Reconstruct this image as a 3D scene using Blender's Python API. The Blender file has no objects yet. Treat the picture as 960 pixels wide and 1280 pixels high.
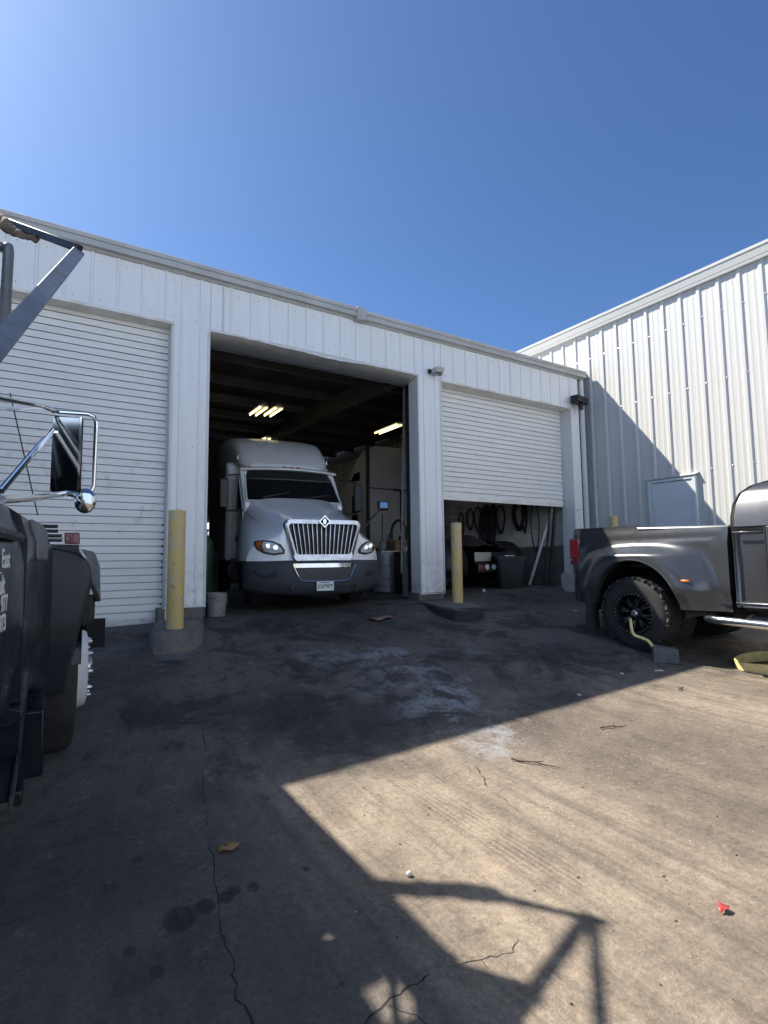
import bpy, bmesh, math, random
from mathutils import Vector, Matrix
random.seed(7)
R = math.radians
PI = math.pi
sc = bpy.context.scene
COL = sc.collection

# ------------------------------------------------------------------ helpers
class MB:
    """collects shapes in one bmesh"""
    def __init__(s):
        s.bm = bmesh.new()
    def face(s, pts):
        vs = [s.bm.verts.new(p) for p in pts]
        return s.bm.faces.new(vs)
    def box(s, x0, x1, y0, y1, z0, z1):
        return s.hexa([(x0,y0,z0),(x1,y0,z0),(x1,y1,z0),(x0,y1,z0),(x0,y0,z1),(x1,y0,z1),(x1,y1,z1),(x0,y1,z1)])
    def hexa(s, p):
        v = [s.bm.verts.new(q) for q in p]
        for f in ((3,2,1,0),(4,5,6,7),(0,1,5,4),(1,2,6,5),(2,3,7,6),(3,0,4,7)):
            s.bm.faces.new([v[i] for i in f])
        return s
    def obox(s, c, hx, hy, hz, rot=None):
        m = rot if rot else Matrix.Identity(3)
        c = Vector(c); p = []
        for sz in (-1,1):
            for sx, sy in ((-1,-1),(1,-1),(1,1),(-1,1)):
                p.append(c + m @ Vector((sx*hx, sy*hy, sz*hz)))
        return s.hexa(p)
    def bar(s, p0, p1, w, h, up=(0,0,1)):
        p0 = Vector(p0); p1 = Vector(p1); d = (p1-p0).normalized()
        a = d.cross(Vector(up)); a.normalize(); b = a.cross(d)
        q = []
        for p in (p0, p1):
            q += [p-a*w/2-b*h/2, p+a*w/2-b*h/2, p+a*w/2+b*h/2, p-a*w/2+b*h/2]
        v = [s.bm.verts.new(x) for x in q]
        for f in ((0,1,2,3),(7,6,5,4),(0,4,5,1),(1,5,6,2),(2,6,7,3),(3,7,4,0)):
            s.bm.faces.new([v[i] for i in f])
        return s
    def loft(s, rings, closed=True, caps=True):
        V = [[s.bm.verts.new(p) for p in r] for r in rings]
        n = len(V[0])
        for i in range(len(V)-1):
            for j in range(n if closed else n-1):
                k = (j+1) % n
                s.bm.faces.new((V[i][j], V[i][k], V[i+1][k], V[i+1][j]))
        if closed and caps:
            s.bm.faces.new(list(reversed(V[0]))); s.bm.faces.new(V[-1])
        return s
    def tube(s, pts, r, n=8, caps=True, closed=False):
        pts = [Vector(p) for p in pts]
        rs = r if isinstance(r, (list, tuple)) else [r]*len(pts)
        rings = []; prev = None
        for i, p in enumerate(pts):
            if closed: d = pts[(i+1) % len(pts)] - pts[i-1]
            elif i == 0: d = pts[1]-pts[0]
            elif i == len(pts)-1: d = pts[-1]-pts[-2]
            else: d = (pts[i+1]-pts[i]).normalized() + (pts[i]-pts[i-1]).normalized()
            d.normalize()
            if prev is None:
                a = d.orthogonal().normalized()
            else:
                a = prev - d*prev.dot(d); a.normalize()
            prev = a; b = d.cross(a)
            rings.append([p + (a*math.cos(2*PI*j/n) + b*math.sin(2*PI*j/n))*rs[i] for j in range(n)])
        if closed:
            V = [[s.bm.verts.new(p) for p in r_] for r_ in rings]
            for i in range(len(V)):
                for j in range(n):
                    k = (j+1) % n; m = (i+1) % len(V)
                    s.bm.faces.new((V[i][j], V[i][k], V[m][k], V[m][j]))
            return s
        return s.loft(rings, True, caps)
    def lathe(s, prof, c, axis='z', n=32, caps=True):
        """prof: (radius, height) list"""
        c = Vector(c); rings = []
        for r, h in prof:
            ring = []
            for j in range(n):
                a = 2*PI*j/n; u, v = r*math.cos(a), r*math.sin(a)
                if axis == 'z': o = Vector((u, v, h))
                elif axis == 'x': o = Vector((h, u, v))
                else: o = Vector((v, h, u))
                ring.append(c+o)
            rings.append(ring)
        return s.loft(rings, True, caps)
    def prism(s, poly, axis, a, b):
        def P(u, v, w):
            return {'x': (w,u,v), 'y': (u,w,v), 'z': (u,v,w)}[axis]
        return s.loft([[P(u,v,a) for u,v in poly],[P(u,v,b) for u,v in poly]])
    def grid(s, rows):
        return s.loft(rows, closed=False)
    def ball(s, c, r, seg=10, rings=6, sx=1, sy=1, sz=1):
        m = Matrix.Translation(c) @ Matrix.Diagonal((sx, sy, sz, 1))
        bmesh.ops.create_uvsphere(s.bm, u_segments=seg, v_segments=rings, radius=r, matrix=m)
        return s
    def build(s, name, mat, parent=None, bevel=0, ang=32, solid=0, subsurf=0, seg=2, loc=None):
        bm = s.bm
        bmesh.ops.recalc_face_normals(bm, faces=bm.faces)
        for f in bm.faces: f.smooth = True
        for e in bm.edges:
            if len(e.link_faces) == 2:
                e.smooth = e.calc_face_angle(0) < R(ang)
        me = bpy.data.meshes.new(name); 
        if loc is not None:
            bmesh.ops.translate(bm, verts=bm.verts, vec=-Vector(loc))
        bm.to_mesh(me); bm.free()
        me.materials.append(mat)
        o = bpy.data.objects.new(name, me); COL.objects.link(o)
        if parent: o.parent = parent
        if loc is not None: o.location = loc
        if solid:
            m = o.modifiers.new('solid','SOLIDIFY'); m.thickness = solid; m.offset = -1
        if bevel:
            m = o.modifiers.new('bevel','BEVEL'); m.width = bevel; m.segments = seg; m.limit_method = 'ANGLE'; m.angle_limit = R(40)
        if subsurf:
            m = o.modifiers.new('sub','SUBSURF'); m.levels = subsurf; m.render_levels = subsurf
        return o

def tag(o, label=None, cat=None, group=None, kind=None):
    if label: o['label'] = label
    if cat: o['category'] = cat
    if group: o['group'] = group
    if kind: o['kind'] = kind
    return o
def thing(name, loc, label, cat, group=None, rz=0, rx=0, ry=0):
    o = bpy.data.objects.new(name, None); COL.objects.link(o)
    o.empty_display_size = .1
    o.location = loc; o.rotation_euler = (rx, ry, rz)
    return tag(o, label, cat, group)
def copy_tree(o, parent=None):
    c = o.copy(); COL.objects.link(c)
    if parent: c.parent = parent
    for ch in list(o.children): copy_tree(ch, c)
    return c
def sm(a, b, t):
    t = min(1, max(0, (t-a)/(b-a))); return t*t*(3-2*t)

# ------------------------------------------------------------------ materials
def newmat(name):
    m = bpy.data.materials.new(name); m.use_nodes = True
    nt = m.node_tree; return m, nt, nt.nodes['Principled BSDF']
def N(nt, typ, **kw):
    n = nt.nodes.new(typ)
    for k, v in kw.items():
        if k.startswith('i_'): n.inputs[k[2:]].default_value = v
        else: setattr(n, k, v)
    return n
def ramp(nt, fac, stops):
    r = nt.nodes.new('ShaderNodeValToRGB')
    e = r.color_ramp.elements
    while len(e) < len(stops): e.new(.5)
    for i, (p, c) in enumerate(stops):
        e[i].position = p; e[i].color = (c if len(c) == 4 else (*c, 1))
    nt.links.new(fac, r.inputs[0]); return r
def mixc(nt, fac, a, b, mode='MIX'):
    m = nt.nodes.new('ShaderNodeMix'); m.data_type = 'RGBA'; m.blend_type = mode
    for sock, v in ((0, fac), (6, a), (7, b)):
        if hasattr(v, 'links') or isinstance(v, bpy.types.NodeSocket): nt.links.new(v, m.inputs[sock])
        elif sock == 0: m.inputs[0].default_value = v
        else: m.inputs[sock].default_value = (*v, 1) if len(v) == 3 else v
    return m.outputs[2]
def math_(nt, op, a, b=None, c=None, clamp=False):
    m = nt.nodes.new('ShaderNodeMath'); m.operation = op; m.use_clamp = clamp
    for i, v in enumerate((a, b, c)):
        if v is None: continue
        if isinstance(v, bpy.types.NodeSocket): nt.links.new(v, m.inputs[i])
        else: m.inputs[i].default_value = v
    return m.outputs[0]
def noise(nt, scale, detail=5, rough=.6, vec=None, dist=0):
    n = nt.nodes.new('ShaderNodeTexNoise')
    n.inputs['Scale'].default_value = scale; n.inputs['Detail'].default_value = detail
    n.inputs['Roughness'].default_value = rough; n.inputs['Distortion'].default_value = dist
    if vec is not None: nt.links.new(vec, n.inputs['Vector'])
    return n.outputs['Fac']
def coords(nt, scale=(1,1,1)):
    g = nt.nodes.new('ShaderNodeNewGeometry')
    m = nt.nodes.new('ShaderNodeMapping'); m.inputs['Scale'].default_value = scale
    nt.links.new(g.outputs['Position'], m.inputs['Vector']); return m.outputs['Vector']
def objco(nt, scale=(1,1,1)):
    g = nt.nodes.new('ShaderNodeTexCoord')
    m = nt.nodes.new('ShaderNodeMapping'); m.inputs['Scale'].default_value = scale
    nt.links.new(g.outputs['Object'], m.inputs['Vector']); return m.outputs['Vector']
def bump(nt, b, h, dist=.01, strength=.5):
    n = nt.nodes.new('ShaderNodeBump'); n.inputs['Distance'].default_value = dist; n.inputs['Strength'].default_value = strength
    nt.links.new(h, n.inputs['Height']); nt.links.new(n.outputs[0], b.inputs['Normal'])

def mat(name, col, rough=.5, metal=0, dirt=None, dscale=3, damt=.5, coat=0, bumpd=0, bscale=60, rvar=.15, spec=.5):
    """plain surface with uneven wear: dirt colour mixed in by noise, roughness varied"""
    m, nt, b = newmat(name)
    v = objco(nt)
    n1 = noise(nt, dscale, 6, .65, v)
    d = dirt if dirt else tuple(c*.7 for c in col)
    f = ramp(nt, n1, [(.42, (0,0,0)), (.75, (damt,)*3)])
    nt.links.new(mixc(nt, f.outputs[0], col, d), b.inputs['Base Color'])
    rr = nt.nodes.new('ShaderNodeMapRange'); nt.links.new(n1, rr.inputs[0])
    rr.inputs[1].default_value = .3; rr.inputs[2].default_value = .7
    rr.inputs[3].default_value = max(.03, rough-rvar); rr.inputs[4].default_value = min(1, rough+rvar)
    nt.links.new(rr.outputs[0], b.inputs['Roughness'])
    b.inputs['Metallic'].default_value = metal
    b.inputs['Coat Weight'].default_value = coat
    b.inputs['Coat Roughness'].default_value = .06
    b.inputs['Specular IOR Level'].default_value = spec
    if bumpd: bump(nt, b, noise(nt, bscale, 4, .6, v), bumpd)
    return m

def siding(name, col, grime, low=.4, streak=1.0):
    """painted sheet metal: faint vertical streaks, grime near the bottom edge, small chips"""
    m, nt, b = newmat(name)
    v = coords(nt); vs = coords(nt, (9, 9, .5))
    st = ramp(nt, noise(nt, 1.3, 5, .6, vs), [(.45, (0,0,0)), (.8, (.35*streak,)*3)])
    bl = ramp(nt, noise(nt, .8, 5, .6, v), [(.4, (0,0,0)), (.75, (.25*streak,)*3)])
    c = mixc(nt, st.outputs[0], col, tuple(x*.8 for x in grime[:3]) if False else grime)
    c = mixc(nt, bl.outputs[0], c, tuple(x*.82 for x in col))
    # splash grime low down, broken up by noise
    s = nt.nodes.new('ShaderNodeSeparateXYZ'); nt.links.new(v, s.inputs[0])
    h = nt.nodes.new('ShaderNodeMapRange'); nt.links.new(s.outputs[2], h.inputs[0])
    h.inputs[1].default_value = low; h.inputs[2].default_value = low+.9; h.inputs[3].default_value = .45; h.inputs[4].default_value = 0
    sp = math_(nt, 'MULTIPLY', h.outputs[0], ramp(nt, noise(nt, 7, 8, .7, v), [(.45, (0,0,0)), (.65, (1,1,1))]).outputs[0])
    c = mixc(nt, sp, c, (.10, .09, .08))
    ch = ramp(nt, noise(nt, 22, 3, .5, v), [(.74, (0,0,0)), (.77, (.6,.6,.6))])
    c = mixc(nt, math_(nt, 'MULTIPLY', ch.outputs[0], h.outputs[0]), c, (.05, .04, .035))
    nt.links.new(c, b.inputs['Base Color'])
    b.inputs['Roughness'].default_value = .5; b.inputs['Specular IOR Level'].default_value = .35
    bump(nt, b, noise(nt, 2.5, 3, .5, v), .004, .5)
    return m

M = {}
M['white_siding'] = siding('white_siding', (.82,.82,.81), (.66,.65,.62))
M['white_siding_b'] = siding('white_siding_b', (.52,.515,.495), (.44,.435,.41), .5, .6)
M['bounce_siding'] = siding('bounce_siding', (.56,.69,.88), (.48,.58,.74))  # pale blue chosen to tint the light bounced into the shade
M['trim'] = siding('trim', (.66,.66,.64), (.40,.37,.32))
M['soffit'] = mat('soffit', (.78,.76,.70), .6, 0, (.42,.37,.30), 4, .55)
M['curtain'] = None
def curtain():
    m, nt, b = newmat('shutter_paint')
    v = coords(nt); vs = coords(nt, (.6, .6, 7))
    a = ramp(nt, noise(nt, 1.6, 6, .65, vs), [(.40,(0,0,0)),(.78,(.55,.55,.55))])
    c = mixc(nt, a.outputs[0], (.78,.78,.75), (.62,.59,.54))
    k = ramp(nt, noise(nt, 5, 8, .7, v), [(.58,(0,0,0)),(.72,(.55,.55,.55))])
    s = nt.nodes.new('ShaderNodeSeparateXYZ'); nt.links.new(v, s.inputs[0])
    h = nt.nodes.new('ShaderNodeMapRange'); nt.links.new(s.outputs[2], h.inputs[0])
    h.inputs[1].default_value = 3.6; h.inputs[2].default_value = 2.0; h.inputs[3].default_value = .1; h.inputs[4].default_value = .85
    c = mixc(nt, math_(nt,'MULTIPLY',k.outputs[0],h.outputs[0]), c, (.16,.14,.11))
    nt.links.new(c, b.inputs['Base Color']); b.inputs['Roughness'].default_value = .5
    return m
M['curtain'] = curtain()
M['slat_joint'] = mat('slat_joint_shade', (.20,.19,.175), .8, 0, (.10,.09,.08), 3, .6)  # dark joint grime painted in to deepen the groove shade
M['fascia'] = mat('fascia_paint', (.46,.46,.44), .5, 0, (.30,.28,.25), 2.5, .5)
M['fascia_b'] = mat('fascia_b_paint', (.56,.56,.53), .45, 0, (.5,.48,.44), 2, .4)
M['dark_gap'] = mat('dark_gap', (.03,.03,.032), .8)
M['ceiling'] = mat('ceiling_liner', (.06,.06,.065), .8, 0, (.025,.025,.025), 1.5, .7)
M['steel_dark'] = mat('dark_steel', (.045,.047,.05), .6, .3)
M['purlin'] = mat('purlin_grey', (.14,.14,.14), .6, .2, (.08,.08,.08), 2, .6)
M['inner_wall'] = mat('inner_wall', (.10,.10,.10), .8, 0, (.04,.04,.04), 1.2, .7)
M['concrete'] = mat('concrete_pier', (.15,.142,.13), .9, 0, (.08,.075,.07), 6, .85, bumpd=.01, bscale=30)
M['kerb'] = mat('kerb_black', (.055,.055,.058), .85, 0, (.20,.19,.18), 9, .5, bumpd=.012, bscale=25)
def yellow():
    m, nt, b = newmat('chipped_yellow_paint')
    v = objco(nt)
    n1 = noise(nt, 6, 7, .7, v); n2 = noise(nt, 24, 5, .6, v)
    c = mixc(nt, ramp(nt, n1, [(.42,(0,0,0)),(.60,(1,1,1))]).outputs[0], (.56,.41,.13), (.50,.41,.25))
    c = mixc(nt, ramp(nt, n2, [(.60,(0,0,0)),(.67,(.7,.7,.7))]).outputs[0], c, (.20,.155,.09))
    nt.links.new(c, b.inputs['Base Color']); b.inputs['Roughness'].default_value = .6
    bump(nt, b, n2, .004); return m
def kerbmat():
    m, nt, b = newmat('kerb_paint')
    v = objco(nt); g = nt.nodes.new('ShaderNodeNewGeometry'); s = nt.nodes.new('ShaderNodeSeparateXYZ'); nt.links.new(g.outputs['True Normal'], s.inputs[0])
    n1 = noise(nt, 7, 8, .7, v); n2 = noise(nt, 30, 5, .7, v)
    up = nt.nodes.new('ShaderNodeMapRange'); nt.links.new(s.outputs[2], up.inputs[0]); up.inputs[1].default_value = .6; up.inputs[2].default_value = .9
    dust = math_(nt,'MULTIPLY', up.outputs[0], ramp(nt, n1, [(.3,(.35,)*3),(.65,(.95,)*3)]).outputs[0])
    c = mixc(nt, ramp(nt, n2, [(.62,(0,0,0)),(.70,(.7,.7,.7))]).outputs[0], (.022,.022,.024), (.16,.15,.14))
    c = mixc(nt, dust, c, (.17,.155,.135))
    nt.links.new(c, b.inputs['Base Color']); b.inputs['Roughness'].default_value = .85; bump(nt, b, n2, .012); return m
M['kerb'] = kerbmat()
M['yellow'] = yellow()
M['strap'] = mat('yellow_band', (.80,.66,.30), .6, 0, (.40,.30,.12), 8, .6)
M['truck_white'] = mat('truck_white_paint', (.90,.91,.92), .2, 0, (.83,.84,.85), 2, .5, coat=1, rvar=.06)
M['truck_white_b'] = mat('fairing_white_paint', (.62,.63,.63), .35, 0, (.48,.48,.48), 1.5, .6, coat=.3)
M['grey_plastic'] = mat('grey_plastic', (.036,.040,.047), .55, 0, (.06,.06,.062), 5, .5)
M['black_plastic'] = mat('black_plastic', (.014,.014,.016), .5, 0, (.035,.034,.033), 6, .5)
M['chrome'] = mat('chrome', (.78,.79,.80), .12, 1, (.55,.55,.55), 7, .4, rvar=.06)
M['dull_chrome'] = mat('dull_chrome', (.42,.43,.45), .22, 1, (.28,.28,.28), 7, .5, rvar=.08)
M['steel'] = mat('brushed_steel', (.5,.5,.5), .35, 1, (.3,.29,.28), 6, .5)
M['alu'] = mat('aluminium', (.45,.45,.45), .45, .8, (.25,.25,.25), 5, .6)
M['rubber'] = mat('rubber', (.017,.017,.018), .8, 0, (.05,.047,.043), 6, .5, bumpd=.006, bscale=50)
M['black_metal'] = mat('black_metal', (.012,.012,.013), .4, .3)
M['beige'] = mat('sleeper_beige', (.52,.50,.47), .5, 0, (.36,.35,.32), 1.2, .6)
M['tin'] = mat('drum_grey', (.34,.36,.38), .5, .3, (.14,.13,.13), 5, .7)
M['drum_dark'] = mat('drum_black', (.016,.017,.02), .4, 0, (.05,.045,.04), 5, .5)
M['bin'] = mat('bin_plastic', (.018,.021,.026), .5, 0, (.06,.06,.06), 5, .4)
M['wood'] = mat('raw_wood', (.30,.19,.10), .7, 0, (.14,.09,.05), 6, .6)
M['hose'] = mat('black_hose', (.012,.012,.013), .5)
M['green_tank'] = mat('green_cylinder', (.05,.10,.06), .45, 0, (.03,.05,.04), 4, .6)
M['bucket_w'] = mat('bucket_grey', (.26,.25,.23), .6, 0, (.08,.08,.08), 7, .7)
M['bucket_b'] = mat('bucket_blue', (.05,.13,.22), .5, 0, (.22,.22,.2), 8, .8)
M['white_paper'] = mat('white_paper', (.6,.6,.6), .8, 0, (.4,.4,.4), 8, .4)
M['card'] = mat('card', (.34,.20,.15), .85, 0, (.12,.10,.09), 14, .8)
M['leaf'] = mat('dry_leaf', (.35,.19,.07), .75, 0, (.2,.1,.04), 12, .5)
M['red'] = mat('red_scrap', (.38,.035,.035), .5, 0, (.3,.03,.03), 9, .4)
M['twig'] = mat('twig', (.06,.04,.025), .9)
M['pebble'] = mat('pale_pebble', (.6,.58,.54), .8)
M['chip'] = mat('pale_chips', (.38,.345,.30), .8)
M['block'] = mat('grey_block', (.11,.115,.12), .85, 0, (.05,.05,.05), 9, .6, bumpd=.005)
M['pickup'] = mat('pickup_grey_metallic', (.070,.072,.076), .24, .45, (.058,.059,.061), 1.5, .5, coat=.8, rvar=.05)
M['navy'] = mat('dark_navy_paint', (.005,.008,.015), .33, 0, (.012,.014,.018), 2, .6, coat=.22, spec=.2)
M['hood_grey'] = mat('faded_nose_paint', (.15,.16,.17), .5, 0, (.05,.055,.06), 3, .6)
M['rack'] = mat('rack_grey_paint', (.17,.18,.20), .45, .2, (.09,.09,.09), 5, .6)
M['tarp'] = mat('tarp_canvas', (.20,.15,.10), .9, 0, (.07,.055,.04), 7, .8, bumpd=.02, bscale=18)
M['tarp_dark'] = mat('dark_cover', (.03,.03,.035), .85)
M['hub_white'] = mat('hub_white_paint', (.62,.64,.66), .5, 0, (.36,.35,.33), 9, .5)
M['white_letter'] = mat('white_lettering', (.75,.75,.74), .5)
M['plate'] = mat('plate_white', (.66,.68,.66), .4)
M['plate_green'] = mat('plate_green', (.02,.10,.06), .5)
M['door_paint'] = mat('door_paint', (.56,.60,.62), .45, 0, (.46,.48,.48), 2, .5)
M['leafage'] = mat('leafage', (.08,.11,.06), .7, 0, (.045,.065,.035), 2, .8)
M['bark'] = mat('bark', (.12,.09,.07), .9)
M['car_white'] = mat('car_white', (.7,.7,.7), .25, coat=.5)
def glass(name, col, rough=.03, trans=0):
    m, nt, b = newmat(name)
    v = objco(nt); n1 = noise(nt, 3, 4, .6, v)
    r = nt.nodes.new('ShaderNodeMapRange'); nt.links.new(n1, r.inputs[0]); r.inputs[3].default_value = rough; r.inputs[4].default_value = rough+.1
    nt.links.new(r.outputs[0], b.inputs['Roughness'])
    b.inputs['Base Color'].default_value = (*col, 1); b.inputs['Coat Weight'].default_value = .6
    b.inputs['Transmission Weight'].default_value = trans
    return m
M['glass'] = glass('dark_glass', (.010,.012,.014))
M['mirror'] = glass('mirror_glass', (.50,.54,.56)); M['mirror'].node_tree.nodes['Principled BSDF'].inputs['Metallic'].default_value = 1
M['lens_clear'] = glass('clear_lens', (.55,.56,.56), .08)
M['amber'] = glass('amber_lens', (.45,.12,.02), .2)
M['red_lens'] = glass('red_lens', (.33,.012,.018), .15)
M['red_dull'] = glass('dull_red_lens', (.16,.02,.025), .3)
def emit(name, col, s):
    m, nt, b = newmat(name)
    b.inputs['Base Color'].default_value = (*col, 1)
    b.inputs['Emission Color'].default_value = (*col, 1); b.inputs['Emission Strength'].default_value = s
    return m
M['lamp'] = emit('fluorescent_glow', (1.0,.84,.42), 1.7)

# ------------------------------------------------------------------ ground
_ys = [i*.02-60 for i in range(8001)]
_h = []; acc = 0
for y in _ys:
    acc += .02*(.015+.140*sm(2.6,4.0,y)*(1-sm(7.0,7.9,y)))*(1 if -15 < y < 8 else 0)
    _h.append(acc)
_off = _h[int((7.83+60)/.02)]-.15
def gz(x, y):
    i = min(8000, max(0, int((y+60)/.02)))
    return .0225*min(14, max(-10, x)) + _h[i]-_off

def ground_material():
    m, nt, b = newmat('stained_concrete')
    v = coords(nt)
    sep = nt.nodes.new('ShaderNodeSeparateXYZ'); nt.links.new(v, sep.inputs[0]); X, Y = sep.outputs[0], sep.outputs[1]
    # warp for soft irregular outlines
    wn = nt.nodes.new('ShaderNodeTexNoise'); wn.inputs['Scale'].default_value = 1.6; wn.inputs['Detail'].default_value = 6; wn.inputs['Roughness'].default_value = .65
    nt.links.new(v, wn.inputs['Vector'])
    wv = nt.nodes.new('ShaderNodeVectorMath'); wv.operation = 'MULTIPLY_ADD'
    nt.links.new(wn.outputs['Color'], wv.inputs[0]); wv.inputs[1].default_value = (1.2,1.2,0)
    off = nt.nodes.new('ShaderNodeVectorMath'); off.operation = 'ADD'; off.inputs[1].default_value = (-.6,-.6,0); nt.links.new(v, off.inputs[0])
    nt.links.new(off.outputs[0], wv.inputs[2]); wvec = wv.outputs[0]
    def spot(x, y, rx, ry, soft=.6, warped=True, vec=None):
        mp = nt.nodes.new('ShaderNodeMapping'); mp.vector_type = 'TEXTURE'
        mp.inputs['Location'].default_value = (x, y, 0); mp.inputs['Scale'].default_value = (rx, ry, 1e4)
        nt.links.new(wvec if warped else v, mp.inputs['Vector'])
        ln = nt.nodes.new('ShaderNodeVectorMath'); ln.operation = 'LENGTH'; nt.links.new(mp.outputs[0], ln.inputs[0])
        r = nt.nodes.new('ShaderNodeMapRange'); r.interpolation_type = 'SMOOTHSTEP'
        nt.links.new(ln.outputs['Value'], r.inputs[0]); r.inputs[1].default_value = 1; r.inputs[2].default_value = 1-soft
        return r.outputs[0]
    n_big = noise(nt, .55, 7, .62, v); n_mid = noise(nt, 2.3, 8, .65, v); n_fine = noise(nt, 30, 6, .7, v); n_grit = noise(nt, 170, 3, .7, v)
    stre = noise(nt, 1.0, 7, .68, coords(nt, (7.0,.35,1)))
    c = mixc(nt, ramp(nt, n_big, [(.35,(0,0,0)),(.68,(1,1,1))]).outputs[0], (.295,.238,.178), (.165,.136,.106))
    c = mixc(nt, ramp(nt, n_mid, [(.45,(0,0,0)),(.75,(.6,.6,.6))]).outputs[0], c, (.115,.090,.070))
    c = mixc(nt, ramp(nt, stre, [(.46,(0,0,0)),(.72,(.75,.75,.75))]).outputs[0], c, (.085,.068,.056))
    c = mixc(nt, ramp(nt, stre, [(.25,(.5,.5,.5)),(.40,(0,0,0))]).outputs[0], c, (.34,.28,.215))
    # tyre-darkened travelled band in front of the open door
    tr = math_(nt, 'MULTIPLY', spot(3.9, 3.0, 1.3, 6, .6), ramp(nt, n_mid, [(.25,(.2,.2,.2)),(.6,(.7,.7,.7))]).outputs[0])
    c = mixc(nt, tr, c, (.11,.088,.072))
    # oil-black apron by the doors: fades out with distance from the building
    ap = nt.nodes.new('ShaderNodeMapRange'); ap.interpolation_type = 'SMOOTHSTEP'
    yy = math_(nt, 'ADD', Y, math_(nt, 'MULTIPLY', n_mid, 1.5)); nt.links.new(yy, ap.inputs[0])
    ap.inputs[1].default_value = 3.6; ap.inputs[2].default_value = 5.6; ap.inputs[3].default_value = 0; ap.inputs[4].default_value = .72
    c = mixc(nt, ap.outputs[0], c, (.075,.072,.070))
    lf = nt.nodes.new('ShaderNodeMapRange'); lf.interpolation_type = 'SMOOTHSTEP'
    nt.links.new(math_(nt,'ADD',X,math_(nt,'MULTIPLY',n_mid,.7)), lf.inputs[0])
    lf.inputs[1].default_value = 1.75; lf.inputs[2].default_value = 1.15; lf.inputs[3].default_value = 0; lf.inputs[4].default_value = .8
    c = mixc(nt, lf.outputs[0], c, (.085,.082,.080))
    for (x, y, rx, ry, a, k) in ((1.75,4.4,.75,.8,.85,.022),(2.3,3.9,.8,.5,.7,.03),(.6,5.8,.8,.9,.6,.03),(4.2,6.4,1.4,.8,.5,.035),(5.4,4.6,.9,.5,.55,.035),
                                 (3.6,7.2,2.0,.9,.6,.03),(8.2,6.8,2,1.0,.6,.035),(.2,3.2,.7,.9,.45,.035),(6.9,3.2,.7,.35,.5,.05),(.75,2.0,.7,.5,.25,.04)):
        s_ = math_(nt, 'MULTIPLY', spot(x, y, rx, ry, .75), a)
        c = mixc(nt, s_, c, (k, k*.98, k*.97))
    # greasy black blotches with ragged edges, thickest where vehicles stand
    bl = noise(nt, 1.15, 9, .70, v, .8); bl2 = noise(nt, 4.2, 8, .72, v, .5)
    zone = nt.nodes.new('ShaderNodeMapRange'); zone.interpolation_type = 'SMOOTHSTEP'
    nt.links.new(yy, zone.inputs[0]); zone.inputs[1].default_value = 3.3; zone.inputs[2].default_value = 5.4; zone.inputs[3].default_value = .12; zone.inputs[4].default_value = 1
    gb = math_(nt, 'MULTIPLY', ramp(nt, bl, [(.49,(0,0,0)),(.57,(.85,.85,.85))]).outputs[0], zone.outputs[0])
    c = mixc(nt, gb, c, (.026,.025,.025))
    gb2 = math_(nt, 'MULTIPLY', ramp(nt, bl2, [(.56,(0,0,0)),(.62,(.7,.7,.7))]).outputs[0], zone.outputs[0])
    c = mixc(nt, gb2, c, (.034,.033,.032))
    gb3 = math_(nt, 'MULTIPLY', ramp(nt, bl2, [(.36,(.6,.6,.6)),(.44,(0,0,0))]).outputs[0], zone.outputs[0])
    c = mixc(nt, gb3, c, (.125,.118,.112))
    # tread prints: fine lines along the drive, broken up
    wv_ = nt.nodes.new('ShaderNodeTexWave'); wv_.wave_type = 'BANDS'; wv_.bands_direction = 'X'; wv_.inputs['Scale'].default_value = 9; wv_.inputs['Distortion'].default_value = .8; wv_.inputs['Detail'].default_value = 2
    nt.links.new(v, wv_.inputs['Vector'])
    for (x, y, rx, ry, a) in ((2.08,2.3,.17,1.3,.55),(3.35,2.2,.2,1.6,.4),(4.8,2.4,.22,1.7,.35)):
        tm = math_(nt, 'MULTIPLY', math_(nt, 'MULTIPLY', spot(x, y, rx, ry, .5, False), ramp(nt, wv_.outputs['Fac'], [(.45,(0,0,0)),(.65,(1,1,1))]).outputs[0]), ramp(nt, n_mid, [(.35,(0,0,0)),(.6,(a,a,a))]).outputs[0])
        c = mixc(nt, tm, c, (.10,.08,.065))
    # pale powder ground into the slab
    pw = ramp(nt, noise(nt, 3.6, 9, .75, v, .6), [(.47,(0,0,0)),(.56,(1,1,1))]).outputs[0]
    for (x, y, rx, ry, a) in ((3.35,5.1,.75,.7,.75),(3.15,4.1,.75,.85,.9),(2.75,5.6,.5,.4,.5),(4.3,5.2,.4,.3,.4),(3.0,3.2,.55,.4,.75),(1.3,6.3,.6,.2,.4)):
        s_ = math_(nt, 'MULTIPLY', math_(nt, 'MULTIPLY', spot(x, y, rx, ry, .7), pw), a)
        c = mixc(nt, s_, c, (.26,.265,.275))
    # single oil drips
    for (x, y, r, a) in ((.53,2.50,.085,.8),(.64,2.52,.055,.75),(.735,2.53,.045,.75),(.78,2.555,.035,.75),(.86,2.53,.034,.75),(.44,3.06,.035,.7),(1.12,2.52,.022,.8),
                         (.33,2.42,.03,.6),(.40,2.25,.035,.6),(.30,2.9,.05,.35),(.34,2.30,.12,.3),(.55,2.35,.18,.3),(1.2,3.3,.03,.4),(5.1,4.4,.12,.6),(5.5,4.9,.1,.5)):
        sp = spot(x, y, r*.95, r*1.25, .35, False)
        c = mixc(nt, math_(nt, 'MULTIPLY', sp, a), c, (.018,.018,.02))
    # scratches
    n_mot = noise(nt, 9, 7, .72, v); n_m2 = noise(nt, 1.0, 6, .7, coords(nt, (16,2.2,1)))
    c = mixc(nt, ramp(nt, n_mot, [(.54,(0,0,0)),(.70,(.55,.55,.55))]).outputs[0], c, (.07,.058,.048))
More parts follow.
